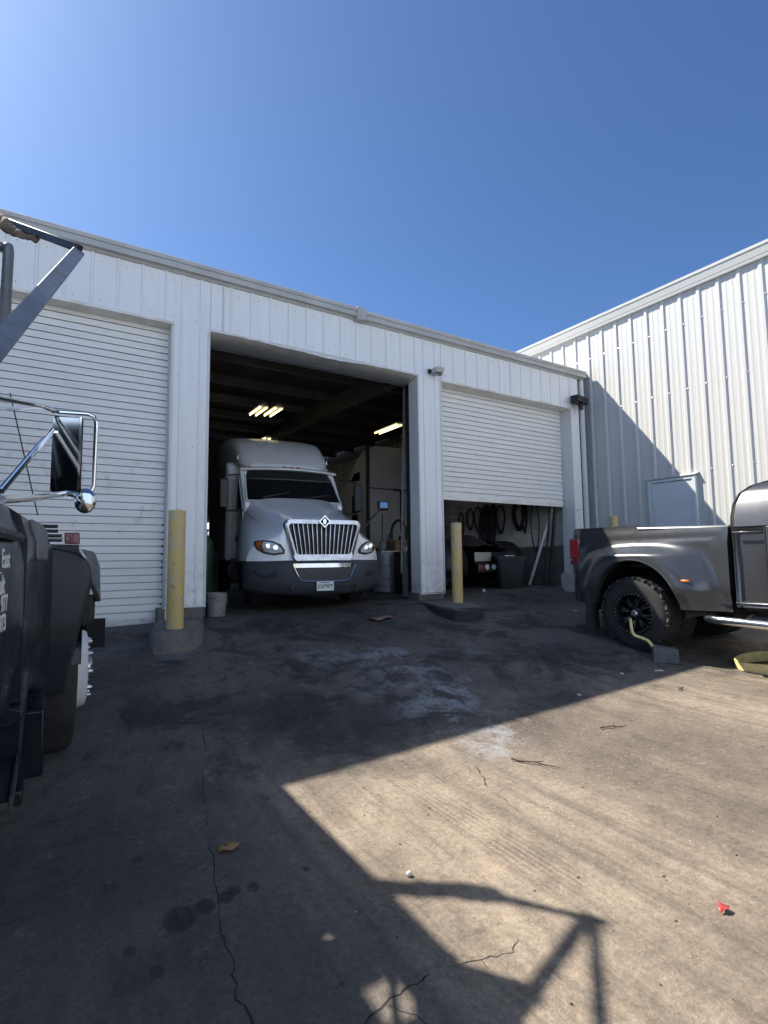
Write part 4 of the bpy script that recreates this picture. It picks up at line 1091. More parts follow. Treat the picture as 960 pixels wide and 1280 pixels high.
mb = MB(); mb.loft([gh(1.245,-.33,-.155,.6,2.60),gh(1.75,-.45,-.30,.62,2.15),gh(2.12,-.52,-.40,.65,1.9),gh(2.22,-.6,-.5,.75,1.75)]); D(mb, 'cab_roof', M['navy'], ang=50)
D(MB().hexa([(-.258,1.1,1.30),(-.30,1.1,1.30),(-.20,2.36,1.30),(-.156,2.36,1.30),(-.385,1.1,1.74),(-.43,1.1,1.74),(-.35,2.05,1.74),(-.305,2.05,1.74)]), 'side_window', M['glass'], cab)
D(MB().hexa([(-.32,2.575,1.30),(-1.98,2.575,1.30),(-1.98,2.54,1.29),(-.32,2.54,1.29),(-.44,2.17,1.74),(-1.86,2.17,1.74),(-1.86,2.13,1.73),(-.44,2.13,1.73)]), 'windshield', M['glass'], cab)
DP = ((-.03,.47),(.010,.75),(.004,1.0),(-.020,1.14),(-.052,1.215))
dr = D(MB().loft([[(side(y)+x,y,z) for x,z in DP]+[(side(y)+x-.03,y,z) for x,z in reversed(DP)] for y in (1.1,1.8,2.46)]), 'door', M['navy'], t, bevel=.006)
D(MB().loft([[(side(y)+.006+o,y,z) for o,z in ((0,1.09),(.006,1.105),(-.006,1.125),(-.02,1.11))] for y in (1.1,2.46)]), 'door_crease', M['black_plastic'], dr)
def dl(s_, y, z, size, name='lettering', sh=0):
    return text(s_, name, size, M['white_letter'], dr, Vector((side(y)+.0125-.006*sm(.75,1.0,z),y,z))-DR, (.10,1,0), (-.024,0,1), .0006, 'RIGHT', sh, .0012)
dl('East', 2.20, .998, .085)
dl('\u2014', 2.06, .972, .035)
dl('alt', 2.12, .915, .085)
dl('977', 2.17, .858, .075, 'phone_number')
dl('973', 2.145, .797, .075, 'phone_number')
# hood
def hr(y, zt, xo, zb=.45):
    half = [(xo,zb),(xo,zt-.16),(xo-.03,zt-.06),(xo-.10,zt-.01),(xo-.3,zt+.03)]
    R_ = [(x,y,z) for x,z in half]
    return R_+[(2*CXT-x,y,z) for x,_,z in reversed(R_)]
mb = MB(); mb.loft([hr(2.66,1.27,side(2.66)-.005),hr(3.2,1.26,side(3.2)-.01),hr(3.93,1.22,.03),hr(4.4,1.21,.0,.95),hr(5.0,1.19,-.02,.95),hr(5.45,1.15,-.05,.95),hr(5.52,1.08,-.08,.95)]); hood = D(mb, 'hood', M['navy'], ang=40)
D(MB().loft([[(side(y)+x,y,z) for x,z in ((-.004,1.02),(.004,1.03),(.0,1.17),(-.03,1.215),(-.05,1.20))] for y in (2.95,3.3)]), 'cowl_vent', M['hood_grey'], hood, bevel=.006)
mb = MB()
for k in range(4): mb.box(-.06,.075+.010*(k%2)-.012*k,3.96,4.10,1.145+.030*k,1.160+.030*k)
D(mb, 'hood_louvres', M['black_plastic'], hood, bevel=.002)
for s in (1,-1):
    fx = lambda x: x if s == 1 else 2*CXT-x
    # rear face of the fender, outline narrowing to the wheel
    P = [(-.12,.20),(.125,.20),(.150,.38),(.190,.58),(.228,.76),(.246,.86),(.247,.93),(.238,.985),(.215,1.03),(.18,1.06),(.13,1.08),(.07,1.094),(.0,1.105),(-.12,1.12)]
    fe = D(MB().loft([[(fx(x),3.99,z) for x,z in P],[(fx(x),3.945,z) for x,z in P],[(fx(x*.93-.006),3.935,z*.985+.008) for x,z in P]]), 'fender', M['navy'], ang=25)
    # outer flank around the wheel
    rows = []; yc, zc, r0 = 4.55, .24, .585
    for k in range(33):
        a = R(12+156*k/32); ca, sa = math.cos(a), math.sin(a)
        row = []
        for q in (0,.25,.55,1):
            T = min((.88/ca if ca > 1e-3 else 9), (-.60/ca if ca < -1e-3 else 9), (.85/sa)); rr = r0+(max(T,r0+.01)-r0)*q
            y, z = yc+rr*ca, zc+rr*sa
            x = .205+.12*sm(4.4,5.4,y)-.05*sm(.98,1.10,z)
            if q == 0: row.append((fx(x-.10),y,z))
            row.append((fx(x),y,z))
        rows.append(row)
    D(MB().grid(rows), 'fender_flank', M['navy'], fe, ang=50)
    mb = MB(); mb.loft([[(fx(x),y,z) for x,z in ((-.12,1.12-.03*(y-3.95)),(.06,1.10),(.155+.12*sm(4.4,5.4,y),1.085),(.155+.12*sm(4.4,5.4,y),1.05),(-.12,1.05))] for y in (3.95,4.3,4.7,5.0,5.43)])
    D(mb, 'fender_top', M['navy'], fe, ang=40)
    # faded grey nose cap
    mb = MB(); mb.loft([[(fx(x),y,z) for x,z in ((xo-.45,1.16+dz),(xo-.17,1.135+dz),(xo-.04,1.10+dz),(xo,1.0+dz),(xo+.015,zl),(xo-.02,zl),(xo-.06,.98+dz),(xo-.45,1.0+dz))] for y,xo,dz,zl in ((4.86,.27,.012,.93),(5.0,.31,.008,.84),(5.2,.37,.0,.72),(5.40,.40,-.02,.66),(5.47,.385,-.06,.66))])
    nc = D(mb, 'nose_cap', M['hood_grey'], fe, ang=40)
    D(MB().tube([(fx(.28),4.855,.91),(fx(.265),4.85,1.02),(fx(.21),4.85,1.115),(fx(.05),4.85,1.15)],.009,6), 'trim_strip', M['soffit'], fe)
    D(MB().loft([[(fx(x),y,z) for x,z in ((-.1,.50),(xo,.50),(xo,zl+.01),(-.1,zl+.01))] for y,xo,zl in ((4.95,.26,.70),(5.15,.335,.73),(5.45,.375,.68))]), 'headlight_panel', M['black_plastic'], fe)
    mk = D(MB().box(fx(.06),fx(.20),4.66,4.72,1.10,1.145), 'marker_base', M['black_plastic'], t, bevel=.005)
    D(MB().hexa([(fx(.105),4.655,1.15),(fx(.205),4.655,1.15),(fx(.205),4.735,1.15),(fx(.105),4.735,1.15),(fx(.10),4.66,1.235),(fx(.20),4.66,1.235),(fx(.20),4.73,1.235),(fx(.10),4.73,1.235)]), 'marker_light', M['red_dull'], mk, bevel=.008)
    wheel(t, Vector((fx(.05),4.55,.245))-DR, .545, .28, .31, s, 'convex', M['hub_white'])
D(MB().loft([[(x,y-.10*abs((x-CXT)/1.6)**8,z) for y,z in ((5.40,.27),(5.62,.25),(5.64,.50),(5.40,.52))] for x in [CXT-1.60+3.2*k/16 for k in range(17)]]), 'front_bumper', M['black_plastic'], ang=40)
D(MB().box(CXT-.75,CXT+.75,5.50,5.54,.55,1.1), 'grille', M['black_plastic'])
# steps, side box and tank
st_ = D(MB().loft([[(x,y,z) for x,z in ((-.40,.36),(-.09,.36),(-.055,.395),(-.06,.43),(-.10,.445),(-.40,.445))] for y in (2.62,3.05,3.20)]), 'step_box', M['navy'], t, bevel=.012)
D(MB().hexa([(-.40,3.16,-.08),(-.075,3.16,-.08),(-.075,3.22,-.08),(-.40,3.22,-.08),(-.40,3.16,.40),(-.055,3.16,.40),(-.055,3.22,.40),(-.40,3.22,.40)]), 'step_end', M['navy'], st_, bevel=.02)
D(MB().box(-.40,-.36,2.62,3.2,-.02,.38), 'step_back', M['black_plastic'], st_)
D(MB().box(-.38,-.095,2.62,3.16,.05,.08).box(-.095,-.08,2.62,3.16,.03,.10), 'step_tread', M['steel_dark'], st_, bevel=.004)
D(MB().box(-.34,.02,3.40,3.86,-.10,.24), 'splash_panel', M['navy'], t, bevel=.012)
D(MB().box(-.35,-.06,3.22,3.42,-.16,-.09), 'lower_bracket', M['black_metal'], t, bevel=.01)
D(MB().lathe([(.20,-1.0),(.22,-.98),(.22,.42),(.20,.45)], (-.46,1.55,.20), 'y', 28), 'fuel_tank', M['black_plastic'])
D(MB().box(CXT-.45,CXT-.3,-4.5,5.3,.15,.40).box(CXT+.3,CXT+.45,-4.5,5.3,.15,.40).box(-2.0,-.3,3.9,5.3,.45,.9), 'chassis', M['black_metal'])
# mirror set
def TR(p): return p
mb = MB(); mb.tube([(-.36,1.95,1.53),(-.05,3.30,1.838),(.02,3.395,1.842),(.165,3.40,1.85),(.195,3.40,1.838),(.207,3.40,1.80),(.205,3.40,1.44),(.19,3.40,1.40)],.0115,10)
mb.tube([(-.36,2.05,1.46),(-.06,3.28,1.826),(0,3.395,1.838)],.008,8)
mb.tube([(-.14,2.2,1.225),(-.04,2.9,1.31),(.07,3.36,1.385),(.12,3.39,1.385)],.016,10)
mb.tube([(-.155,2.35,1.27),(-.005,3.37,1.735)],.010,8); mb.tube([(-.15,2.38,1.27),(.0,3.385,1.725)],.007,8)
ms = D(mb, 'mirror_bracket', M['chrome'])
RM = Matrix.Rotation(R(-16),3,'Z'); MC = Vector((.07,3.41,1.61))
mh = D(MB().obox(MC,.074,.020,.212,RM), 'mirror_housing', M['black_metal'], ms, bevel=.012)
D(MB().obox(MC+RM@Vector((-.004,-.021,0)),.064,.003,.204,RM), 'mirror_glass', M['mirror'], ms)
D(MB().obox(MC+RM@Vector((.068,-.022,.03)),.006,.005,.18,RM), 'mirror_edge', M['chrome'], ms)
D(MB().tube([(.12,3.39,1.385),(.16,3.37,1.365)],.008).box(.075,.095,3.37,3.395,1.355,1.40), 'convex_mount', M['steel'], ms)
mb = MB(); mb.lathe([(.001,.03),(.04,.02),(.055,0),(.052,-.012),(.035,-.022),(.001,-.027)],(.165,3.375,1.352),'y',24)
for v_ in mb.bm.verts: v_.co.z = 1.352+(v_.co.z-1.352)*1.3; v_.co.y = 3.375+(v_.co.y-3.375)
D(mb, 'convex_mirror', M['mirror'], ms, ang=60)
D(MB().tube([(-.05,3.2,1.25),(-.19,3.2,1.86)],.003,6), 'antenna', M['black_metal'])
# overhead rack, tarp frame, unseen load added to cast the shadow edge on the slab
T0 = Vector((.105,4.25,3.235)); A1 = Vector((-.215,2.75,1.99)); A2 = A1+(A1-T0)*.75
TB = Vector((-.42,5.02,3.74)); TC = Vector((CXT,5.75,4.25))
mx = lambda p: Vector((2*CXT-p.x,p.y,p.z))
A1 = Vector((-.19,2.50,1.865)); A2 = A1+(A1-T0)*.62; B1 = Vector((-.235,3.20,2.10)); B2 = B1+(B1-T0)*.45
dn_ = (T0-A1).normalized(); wv_ = Vector((-.9,-.14,.4)); up_ = wv_.cross(dn_)
rk = D(MB().bar(A2,T0,.078,.035,up_), 'rack_arm', M['rack'], t, bevel=.006)
D(MB().bar(mx(A2),mx(T0),.045,.13), 'rack_arm', M['rack'], t, bevel=.006)
D(MB().bar(B2,T0+Vector((0,.03,0)),.04,.04), 'rack_brace', M['rack'], t)
D(MB().bar(mx(B2),mx(T0)+Vector((0,.03,0)),.04,.04), 'rack_brace', M['rack'], t)
D(MB().bar(T0+Vector((.01,-.01,.02)),TB,.042,.055).bar(TB,TC,.042,.055).bar(mx(T0),mx(TB),.06,.075).bar(mx(TB),TC,.06,.075), 'rack_bow', M['black_metal'], t, bevel=.006)
pts = []; rr_ = []
for k in range(40):
    f = k/39; p = T0.lerp(TB, .50+f*1.0) if f < .5 else TB.lerp(TC, (f-.5)*1.6)
    pts.append(p+Vector((0,.0,-.03-.02*math.sin(f*9)))); rr_.append(.022+.036*sm(0.1,.45,f)+.006*math.sin(f*37)+.007*math.sin(f*71))
mb = MB(); mb.tube(pts, rr_, 12)
for v_ in mb.bm.verts: v_.co += Vector((random.uniform(-.014,.014),random.uniform(-.014,.014),random.uniform(-.014,.014)))
D(mb, 'tarp_roll', M['tarp'], t, subsurf=1, ang=180)
D(MB().box(-.31,-.255,3.93,4.05,2.42,3.02), 'rack_upright', M['rack'], t, bevel=.02)
D(MB().box(2*CXT+.255,2*CXT+.31,3.93,4.05,2.42,3.02), 'rack_upright', M['rack'], t, bevel=.02)
D(MB().box(-.62,-.50,1.6,6.15,2.97,3.07).box(2*CXT+.5,2*CXT+.62,1.6,6.15,2.97,3.07).box(2*CXT+.62,-.62,1.6,1.7,2.972,3.068).box(2*CXT+.62,-.62,6.05,6.15,2.972,3.068).box(-.50,-.31,3.95,4.03,2.98,3.02), 'shadow_rack', M['rack'], t, bevel=.01)  # added out of view to carry the shadow-casting load
D(MB().box(2*CXT+.50,-.86,1.62,6.18,3.075,3.22).box(-.858,-.485,1.62,4.20,3.075,3.218).box(-.858,-.485,4.78,6.18,3.075,3.218).box(-.63,-.485,4.202,4.778,3.075,3.217).box(-.858,-.632,4.47,4.60,3.075,3.216), 'shadow_load', M['tarp_dark'], t)  # made-up load outside the view, gaps shaped to let lit patches through
for yy in (1.0,):
    for xx in (-.60, 2*CXT+.5):
        D(MB().box(xx,xx+.10,yy,yy+.1,.5,3.05).bar((xx+.05,1.05,3.02),(xx+.05,1.62,3.02),.08,.08), 'rack_post', M['rack'], t)
D(MB().box(2*CXT+.15,-.15,-4.3,1.15,.45,.55).box(2*CXT+.15,-.15,1.08,1.15,.55,1.6).box(-.20,-.15,-4.3,1.08,.55,1.2).box(2*CXT+.15,2*CXT+.2,-4.3,1.08,.55,1.2), 'truck_bed', M['navy'], t, bevel=.01)
for s in (1,-1):
    for q in (.0,.33):
        xx = -.35-q if s == 1 else 2*CXT+.35+q
        wheel(t, Vector((xx,-2.6,gz(xx,-2.6)+.545))-DR, .545, .28, .31, s, 'steel', M['hub_white'])
# ------------------------------------------------------------------ clutter in the bays
def drum(x, y, r, h, m, label, lid=None):
    z = gz(x,y); mb = MB()
    pr = [(r*.97,0),(r,.012),(r,h*.32),(r*1.035,h*.335),(r,h*.35),(r,h*.65),(r*1.035,h*.665),(r,h*.68),(r,h-.012),(r*1.03,h-.005),(r*1.0,h),(r*.95,h-.02),(.002,h-.02)]
    mb.lathe(pr, (0,0,0), 'z', 36); o = mb.build('oil_drum', m, ang=30); o.location = (x,y,z)
    return tag(o, label, 'drum', 'oil drums inside the open bay')
drum(6.06,8.42,.29,.86,M['tin'],'pale grey steel drum right behind the column, white packet lying on top')
drum(6.36,9.20,.29,.86,M['drum_dark'],'black oil drum between the two grey drums beside the semi truck')
drum(6.33,9.95,.30,.86,M['tin'],'grey steel drum nearest the semi truck bumper')
o = MB().hexa([(-.17,-.12,0),(.17,-.12,0),(.17,.12,0),(-.17,.12,0),(-.16,-.11,.085),(.16,-.11,.075),(.16,.11,.075),(-.16,.11,.085)]).build('paper_packet', M['white_paper'], bevel=.01)
o.location = (6.0,8.36,gz(6.06,8.42)+.853); o.rotation_euler.z = .3; tag(o, 'crumpled white packet lying on the grey drum by the column', 'packet')
o = MB().lathe([(.06,0),(.06,.09),(.05,.10),(.002,.10)],(0,0,0),'z',18).build('white_can', M['white_paper']); o.location = (6.25,9.08,gz(6.3,9.2)+.853); tag(o, 'small white can on the black drum', 'can')
o = MB().box(-.25,.25,-.16,.16,0,.035).build('metal_tray', M['alu'], bevel=.006); o.location = (6.32,9.92,gz(6.3,9.95)+.853); tag(o, 'flat metal tray on the grey drum beside the semi truck', 'tray')
bz = gz(7.3,10.7)
t = thing('workbench', (7.35,10.75,bz), 'dark cluttered workbench behind the oil drums', 'workbench')
MB().box(-.95,.95,-.35,.35,.82,.88).build('bench_top', M['wood'], t, bevel=.006)
for sx in (-.88,.88):
    for sy in (-.29,.29): MB().box(sx-.035,sx+.035,sy-.035,sy+.035,0,.82).build('leg', M['steel_dark'], t)
MB().box(-.88,.88,-.28,.28,.22,.25).build('shelf', M['steel_dark'], t)
o = MB().box(-.42,.42,-.18,.18,0,.02).box(-.42,.42,-.18,-.16,.02,.25).box(-.42,.42,.16,.18,.02,.25).box(-.42,-.40,-.16,.16,.02,.25).box(.40,.42,-.16,.16,.02,.25).build('wooden_crate', M['wood'])
o.location = (7.30,10.60,bz+.882); tag(o, 'low brown wooden crate on the cluttered workbench', 'crate')
for x_, y_, r_, h_, m_, nm, lb, ct in ((6.55,10.45,.09,.26,'bucket_w','oil_jug','pale oil jug at the left end of the workbench','jug'),(6.92,10.85,.075,.20,'red_dull','paint_can','dull red can on the workbench behind the dark bottle','can'),(7.85,10.5,.10,.30,'tin','oil_can','grey oil can at the right end of the workbench','can')):
    o = MB().lathe([(r_*.95,0),(r_,.01),(r_,h_*.7),(r_*.55,h_*.85),(r_*.3,h_*.88),(r_*.3,h_),(.002,h_)],(0,0,0),'z',18).build(nm, M[m_]); o.location = (x_,y_,bz+.882); tag(o, lb, ct)
# vacuum hose arching over the crate
pts = [(7.20+.23*math.cos(R(200-a)), 10.72+.02*a/200, bz+1.28+.34*math.sin(R(200-a))) for a in range(0,230,12)]
o = MB().tube(pts, .035, 10).build('vacuum_hose', M['hose']); tag(o, 'thick black hose arching up behind the brown crate', 'hose')
def rod(p0, p1, r, m, name, label, cat, group=None):
    p0 = Vector(p0); p1 = Vector(p1)
    mb = MB(); mb.tube([Vector((0,0,0)), p1-p0], r, 8); mb.tube([(p1-p0)*.0, (p1-p0)*.12], r*1.6, 8)
    o = mb.build(name, m); o.location = p0; return tag(o, label, cat, group)
rod((7.30,10.85,bz+.89),(8.0,11.1,bz+1.75),.022,M['black_metal'],'pry_bar','long black bar leaning to the right from the workbench, upper one','pry bar','bars leaning off the workbench')
rod((7.52,10.8,bz+.89),(8.1,11.1,bz+1.42),.022,M['black_metal'],'pry_bar','shorter black bar leaning off the workbench, lower one','pry bar','bars leaning off the workbench')
rod((6.62,10.6,bz+.885),(6.66,10.62,bz+1.75),.012,M['black_metal'],'broom_handle','thin dark handle standing upright at the left end of the workbench','broom')
o = MB().lathe([(.07,0),(.075,.02),(.075,.22),(.05,.28),(.02,.30),(.02,.36),(.002,.36)],(0,0,0),'z',18).build('spray_bottle', M['black_plastic']); o.location = (7.05,10.48,bz+.882); tag(o, 'dark bottle standing in front of the brown crate', 'bottle')
o = MB().tube([(0,0,0),(-.05,.0,.25),(.04,.02,.40),(.02,0,.10)],.016,8).build('wire_bundle', M['hose']); o.location = (6.78,10.55,bz+.885); tag(o, 'loop of dark wire standing on the workbench next to the semi truck', 'wire')
# hoist chain hanging by the right jamb
mb = MB()
for dx in (0,.075):
    top = Vector((5.585+dx*.2,8.10,4.35)); bot = Vector((5.47+dx,8.10,.75)); n = 70
    for k in range(n):
        p = top.lerp(bot,(k+.5)/n); rot = Matrix.Rotation((k%2)*PI/2,3,'Z')
        mb.obox(p, .013, .006, .030, rot)
o = mb.build('hoist_chain', M['steel'], loc=(5.53,8.1,.75)); tag(o, 'long door chain hanging inside the right jamb of the open bay', 'chain')
# buckets and cylinder left of the truck
def bucket(x, y, m, label, h=.34, r=.145):
    t = thing('bucket', (x,y,gz(x,y)), label, 'bucket', 'buckets at the left jamb')
    MB().lathe([(r*.86,0),(r*.88,.01),(r*.95,h*.62),(r*1.03,h*.64),(r*1.03,h*.70),(r*.96,h*.71),(r*.98,h*.80),(r*1.06,h*.81),(r*1.06,h*.86),(r*.99,h*.88),(r,h),(r*.95,h),(r*.86,.03),(.002,.03)],(0,0,0),'z',32).build('pail', m, t)
    MB().tube([(r*1.05*math.cos(a), -r*.5*math.sin(a)-.03, h*.75-r*.9*math.sin(a)) for a in [PI*k/14 for k in range(15)]],.004,6).build('handle', M['steel'], t)
bucket(2.13,8.02,M['bucket_w'],'dirty grey plastic bucket standing on the floor at the left jamb')
bucket(1.90,8.16,M['bucket_b'],'blue and white pail half hidden behind the left column',.33,.14)
t = thing('gas_cylinder', (2.35,9.6,gz(2.35,9.6)), 'tall dark green gas cylinder in the shade left of the semi truck', 'gas cylinder')
MB().lathe([(.12,0),(.13,.02),(.13,1.05),(.11,1.16),(.06,1.22),(.035,1.25),(.002,1.25)],(0,0,0),'z',24).build('body', M['green_tank'], t)
MB().tube([(0,0,1.25),(0,0,1.36)],.025).tube([(-.05,0,1.34),(.05,0,1.34)],.018).build('valve', M['steel'], t)
t = thing('tool_cart', (2.62,11.2,gz(2.6,11.2)), 'dark tool cart standing behind the green gas cylinder', 'cart')
MB().box(-.32,.32,-.25,.25,.12,1.0).build('body', M['steel_dark'], t, bevel=.015)
for k in range(4): MB().box(-.29,.29,-.262,-.25,.18+.2*k,.36+.2*k).build('drawer', M['steel_dark'], t, bevel=.006)
for sx in (-.26,.26):
    for sy in (-.19,.19): MB().lathe([(.05,-.02),(.055,0),(.05,.02)],(sx,sy,.055),'x',14).build('caster', M['rubber'], t)
# trash bin
bx, by = 8.60, 8.50
t = thing('trash_bin', (bx,by,gz(bx,by)), 'dark plastic trash bin standing by the bare truck tail in the right bay', 'bin', rz=R(-32))
def rrect(w, d, z, r=.06):
    P = []
    for cx,cy,a0 in ((w-r,d-r,0),(-w+r,d-r,90),(-w+r,-d+r,180),(w-r,-d+r,270)):
        for k in range(5): P.append((cx+r*math.cos(R(a0+22.5*k)), cy+r*math.sin(R(a0+22.5*k)), z))
    return P
MB().loft([rrect(.23,.21,0),rrect(.24,.22,.02),rrect(.305,.28,.64)]).build('body', M['bin'], t, ang=40)
MB().loft([rrect(.34,.315,.62),rrect(.345,.32,.69),rrect(.29,.265,.70),rrect(.27,.245,.40)]).build('rim', M['bin'], t, ang=40)
MB().box(-.16,.05,-.30,.0,.695,.712).build('bin_lid_scrap', M['alu'], t)
# leaning aluminium channel and black poles
t = MB(); t.bar((0,0,0),(.22,-.30,1.82),.085,.012,(1,.7,0)); 
o = MB().bar((9.46,8.72,gz(9.3,8.7)+.0),(9.78,8.20,2.20),.06,.045,(1,.8,0)).build('metal_channel', M['alu'], bevel=.004, loc=(9.30,8.72,gz(9.3,8.7))); tag(o, 'long grey metal channel leaning against the wall of the right bay', 'channel')
o = MB().tube([(9.66,8.30,gz(9.6,8.3)),(9.74,8.12,2.2)],.04,10).build('black_pole', M['black_metal'], loc=(9.66,8.3,gz(9.6,8.3))); tag(o, 'thick black pole leaning at the right jamb of the half-open bay', 'pole', 'black poles at the right jamb')
o = MB().tube([(9.60,8.42,gz(9.6,8.4)),(9.69,8.22,2.2)],.022,10).build('black_pole', M['black_metal'], loc=(9.6,8.42,gz(9.6,8.4))); tag(o, 'thinner black pole leaning between the thick pole and the metal channel', 'pole', 'black poles at the right jamb')
# belts and hoses hung on the right wall
def loop(y, zt, zb, hw, r, label, turns=2, wob=.0):
    mb = MB(); zm = (zt+zb)/2; hh = (zt-zb)/2; rnd = random.Random(int(y*100))
    for k in range(turns):
        pts = []
        a1 = rnd.uniform(-.03,.03); a2 = rnd.uniform(-.04,.04)
        for j in range(28):
            a = 2*PI*j/28
            w = hw*(1+.25*math.cos(a))*(1+a1*4)
            pts.append((9.955-.028*k-.01*math.sin(3*a), -w*math.sin(a)+a2+wob*math.sin(2*a), hh*math.cos(a)*(1+a1)+rnd.uniform(-.004,.004)-hh))
        mb.tube(pts, r, 7, False, True)
    for v in mb.bm.verts: v.co.x -= 9.955
    o = mb.build('hanging_hose', M['hose']); o.location = (9.93,y,zt)
    MB().tube([(9.99,y,zt-.0),(9.88,y,zt-.01),(9.875,y,zt+.03)],.008,6)
    return tag(o, label, 'hose', 'black hoses and belts hung on the inner wall')
loop(11.65,2.30,1.55,.10,.012,'thin black hose loop, far left of the hung row, behind the yellow bollard')
loop(11.22,2.38,1.78,.12,.013,'narrow hose loop just right of the yellow bollard, second from the left')
loop(10.93,2.40,1.72,.13,.017,'double hose loop above the dark frame cover, third from the left')
loop(10.72,2.36,1.35,.07,.016,'long tangled hose hanging left of the thick belt bundle',3,.04)
loop(10.50,2.41,1.40,.05,.022,'thick straight bundle of black belts in the middle of the row',4)
loop(10.33,2.41,1.42,.06,.020,'second straight bundle of black belts touching the thick bundle',3)
loop(10.06,2.36,1.62,.14,.014,'round-bottomed hose loop just right of the belt bundles',2)
loop(9.40,2.40,1.68,.15,.024,'widest black coil on the wall, above the trash bin',4)
loop(9.22,2.38,1.60,.07,.018,'narrow coil touching the widest coil on its right',2)
loop(8.93,2.34,1.13,.12,.013,'longest thin hose loop, hanging nearest the leaning channel',1)
# scraps by the right jamb
o = MB().ball((0,0,.03),.035,10,8).build('white_ball', M['white_paper']); o.location = (7.45,8.08,gz(7.45,8.08)); tag(o, 'small white ball of paper on the floor before the bare truck tail', 'paper ball')

# ------------------------------------------------------------------ yard objects
t = thing('wheel_chock', (6.45,3.80,gz(6.45,3.8)), 'grey block chock with bent yellow handle leaning on the big tyre', 'chock', rz=R(-53))
MB().hexa([(-.14,-.11,-.01),(.14,-.11,-.01),(.14,.11,-.01),(-.14,.11,-.01),(-.135,-.10,.185),(.135,-.10,.155),(.135,.11,.155),(-.135,.11,.185)]).build('block', M['block'], t, bevel=.008)
mi = Matrix.Rotation(R(53),3,'Z'); q0 = Vector((6.45,3.80,gz(6.45,3.8)))
hp_ = [(6.365,3.885,-.12),(6.352,3.92,-.07),(6.35,3.955,-.035),(6.34,4.03,-.01),(6.315,4.10,.01),(6.30,4.125,.05),(6.30,4.135,.12),(6.31,4.15,.22)]
MB().tube([mi @ (Vector(p)-q0) for p in hp_], .019, 10).build('handle', M['strap'], t)
# yellow band standing on edge as a ring
mb = MB(); V = []
n = 60; cx, cy = 7.38, 2.98; rx, ry = .48, .36
for k in range(n):
    a = 2*PI*k/n; x = cx+rx*math.cos(a+.3)+.02*math.sin(3*a); y = cy+ry*math.sin(a)+.03*math.cos(2*a); z = gz(x,y)
    h = .105+.012*math.sin(a*2)
    ox, oy = math.cos(a+.3), math.sin(a)
    V.append([(x,y,z+.001),(x+ox*.012,y+oy*.012,z+h),(x-ox*.0,y-oy*.0,z+h+.004),(x-ox*.012,y-oy*.012,z+.001)])
VV = [[mb.bm.verts.new(Vector(p)-Vector((cx,cy,gz(cx,cy)))) for p in r_] for r_ in V]
for i in range(n):
    for j in range(4):
        mb.bm.faces.new((VV[i][j],VV[i][(j+1)%4],VV[(i+1)%n][(j+1)%4],VV[(i+1)%n][j]))
o = mb.build('yellow_band', M['strap']); o.location = (cx,cy,gz(cx,cy)); tag(o, 'wide yellow band lying in a ring on the sunlit concrete near the pickup', 'band')
def flat(name, pts, m, label, cat, x, y, lift=.006, curl=.02, group=None, rz=0):
    mb = MB(); c = (0,0,lift+curl*.3)
    n = len(pts); ring = [(px,py,lift+curl*abs(math.sin(i*1.7))) for i,(px,py) in enumerate(pts)]
    vc = mb.bm.verts.new(c); vr = [mb.bm.verts.new(p) for p in ring]
    for i in range(n): mb.bm.faces.new((vc,vr[i],vr[(i+1)%n]))
    o = mb.build(name, m, solid=.002); o.location = (x,y,gz(x,y)); o.rotation_euler.z = rz; return tag(o, label, cat, group)
flat('dry_leaf', [(-.055,-.004),(-.04,.03),(-.01,.042),(.0,.03),(.03,.038),(.05,.02),(.035,.008),(.06,0),(.045,-.022),(.01,-.04),(-.03,-.03)], M['leaf'], 'curled brown dry leaf lying on the shaded concrete', 'leaf', .85,2.9,curl=.018)
flat('flattened_carton', [(-.2,-.10),(-.05,-.13),(.16,-.12),(.21,.02),(.17,.12),(.02,.10),(-.18,.12),(-.23,.0)], M['card'], 'flattened stained carton on the floor before the semi truck', 'carton', 4.2,6.75,curl=.03, rz=.4)
flat('red_scrap', [(-.03,.0),(-.02,.015),(.0,.008),(.012,.035),(.022,.012),(.02,-.012),(-.006,-.016),(-.02,-.006)], M['red'], 'small crumpled red plastic scrap on the sunlit concrete', 'scrap', 2.45,1.25,curl=.022)
def twig(x, y, L, rz, label):
    mb = MB(); rnd = random.Random(int(x*1000))
    pts = [(L*(k/6-.5), rnd.uniform(-.01,.01), .006+rnd.uniform(0,.012)) for k in range(7)]
    mb.tube(pts, [.006,.006,.005,.005,.004,.004,.002], 6)
    mb.tube([pts[3],(pts[3][0]+L*.14,.04,.02)],.003,5)
    o = mb.build('twig', M['twig']); o.location = (x,y,gz(x,y)); o.rotation_euler.z = rz; return tag(o, label, 'twig', 'twigs on the sunlit slab')
twig(4.04,2.86,.26,-.35,'dark forked twig on the sunlit concrete, rightmost of the three twigs')
twig(2.95,2.72,.34,-1.0,'longest thin twig, left of the forked one, near the powder patch')
twig(5.6,3.15,.16,.35,'short twig at the shadow edge in front of the pickup')
o = MB().tube([(-.06,0,.01),(.0,.02,.02),(.06,-.01,.012),(.02,-.05,.02),(-.05,-.03,.01)],.003,5).build('wire_scrap', M['steel']); o.location = (3.45,1.12,gz(3.4,1.1)); tag(o, 'small scrap of bent wire near the right edge of the slab', 'wire')
o = MB().ball((0,0,.012),.014,8,6,1.1,.9,.9).build('white_pebble', M['pebble']); o.location = (1.5,2.19,gz(1.5,2.19)); tag(o, 'single white pebble on the sunlit slab above the frame shadow', 'pebble')
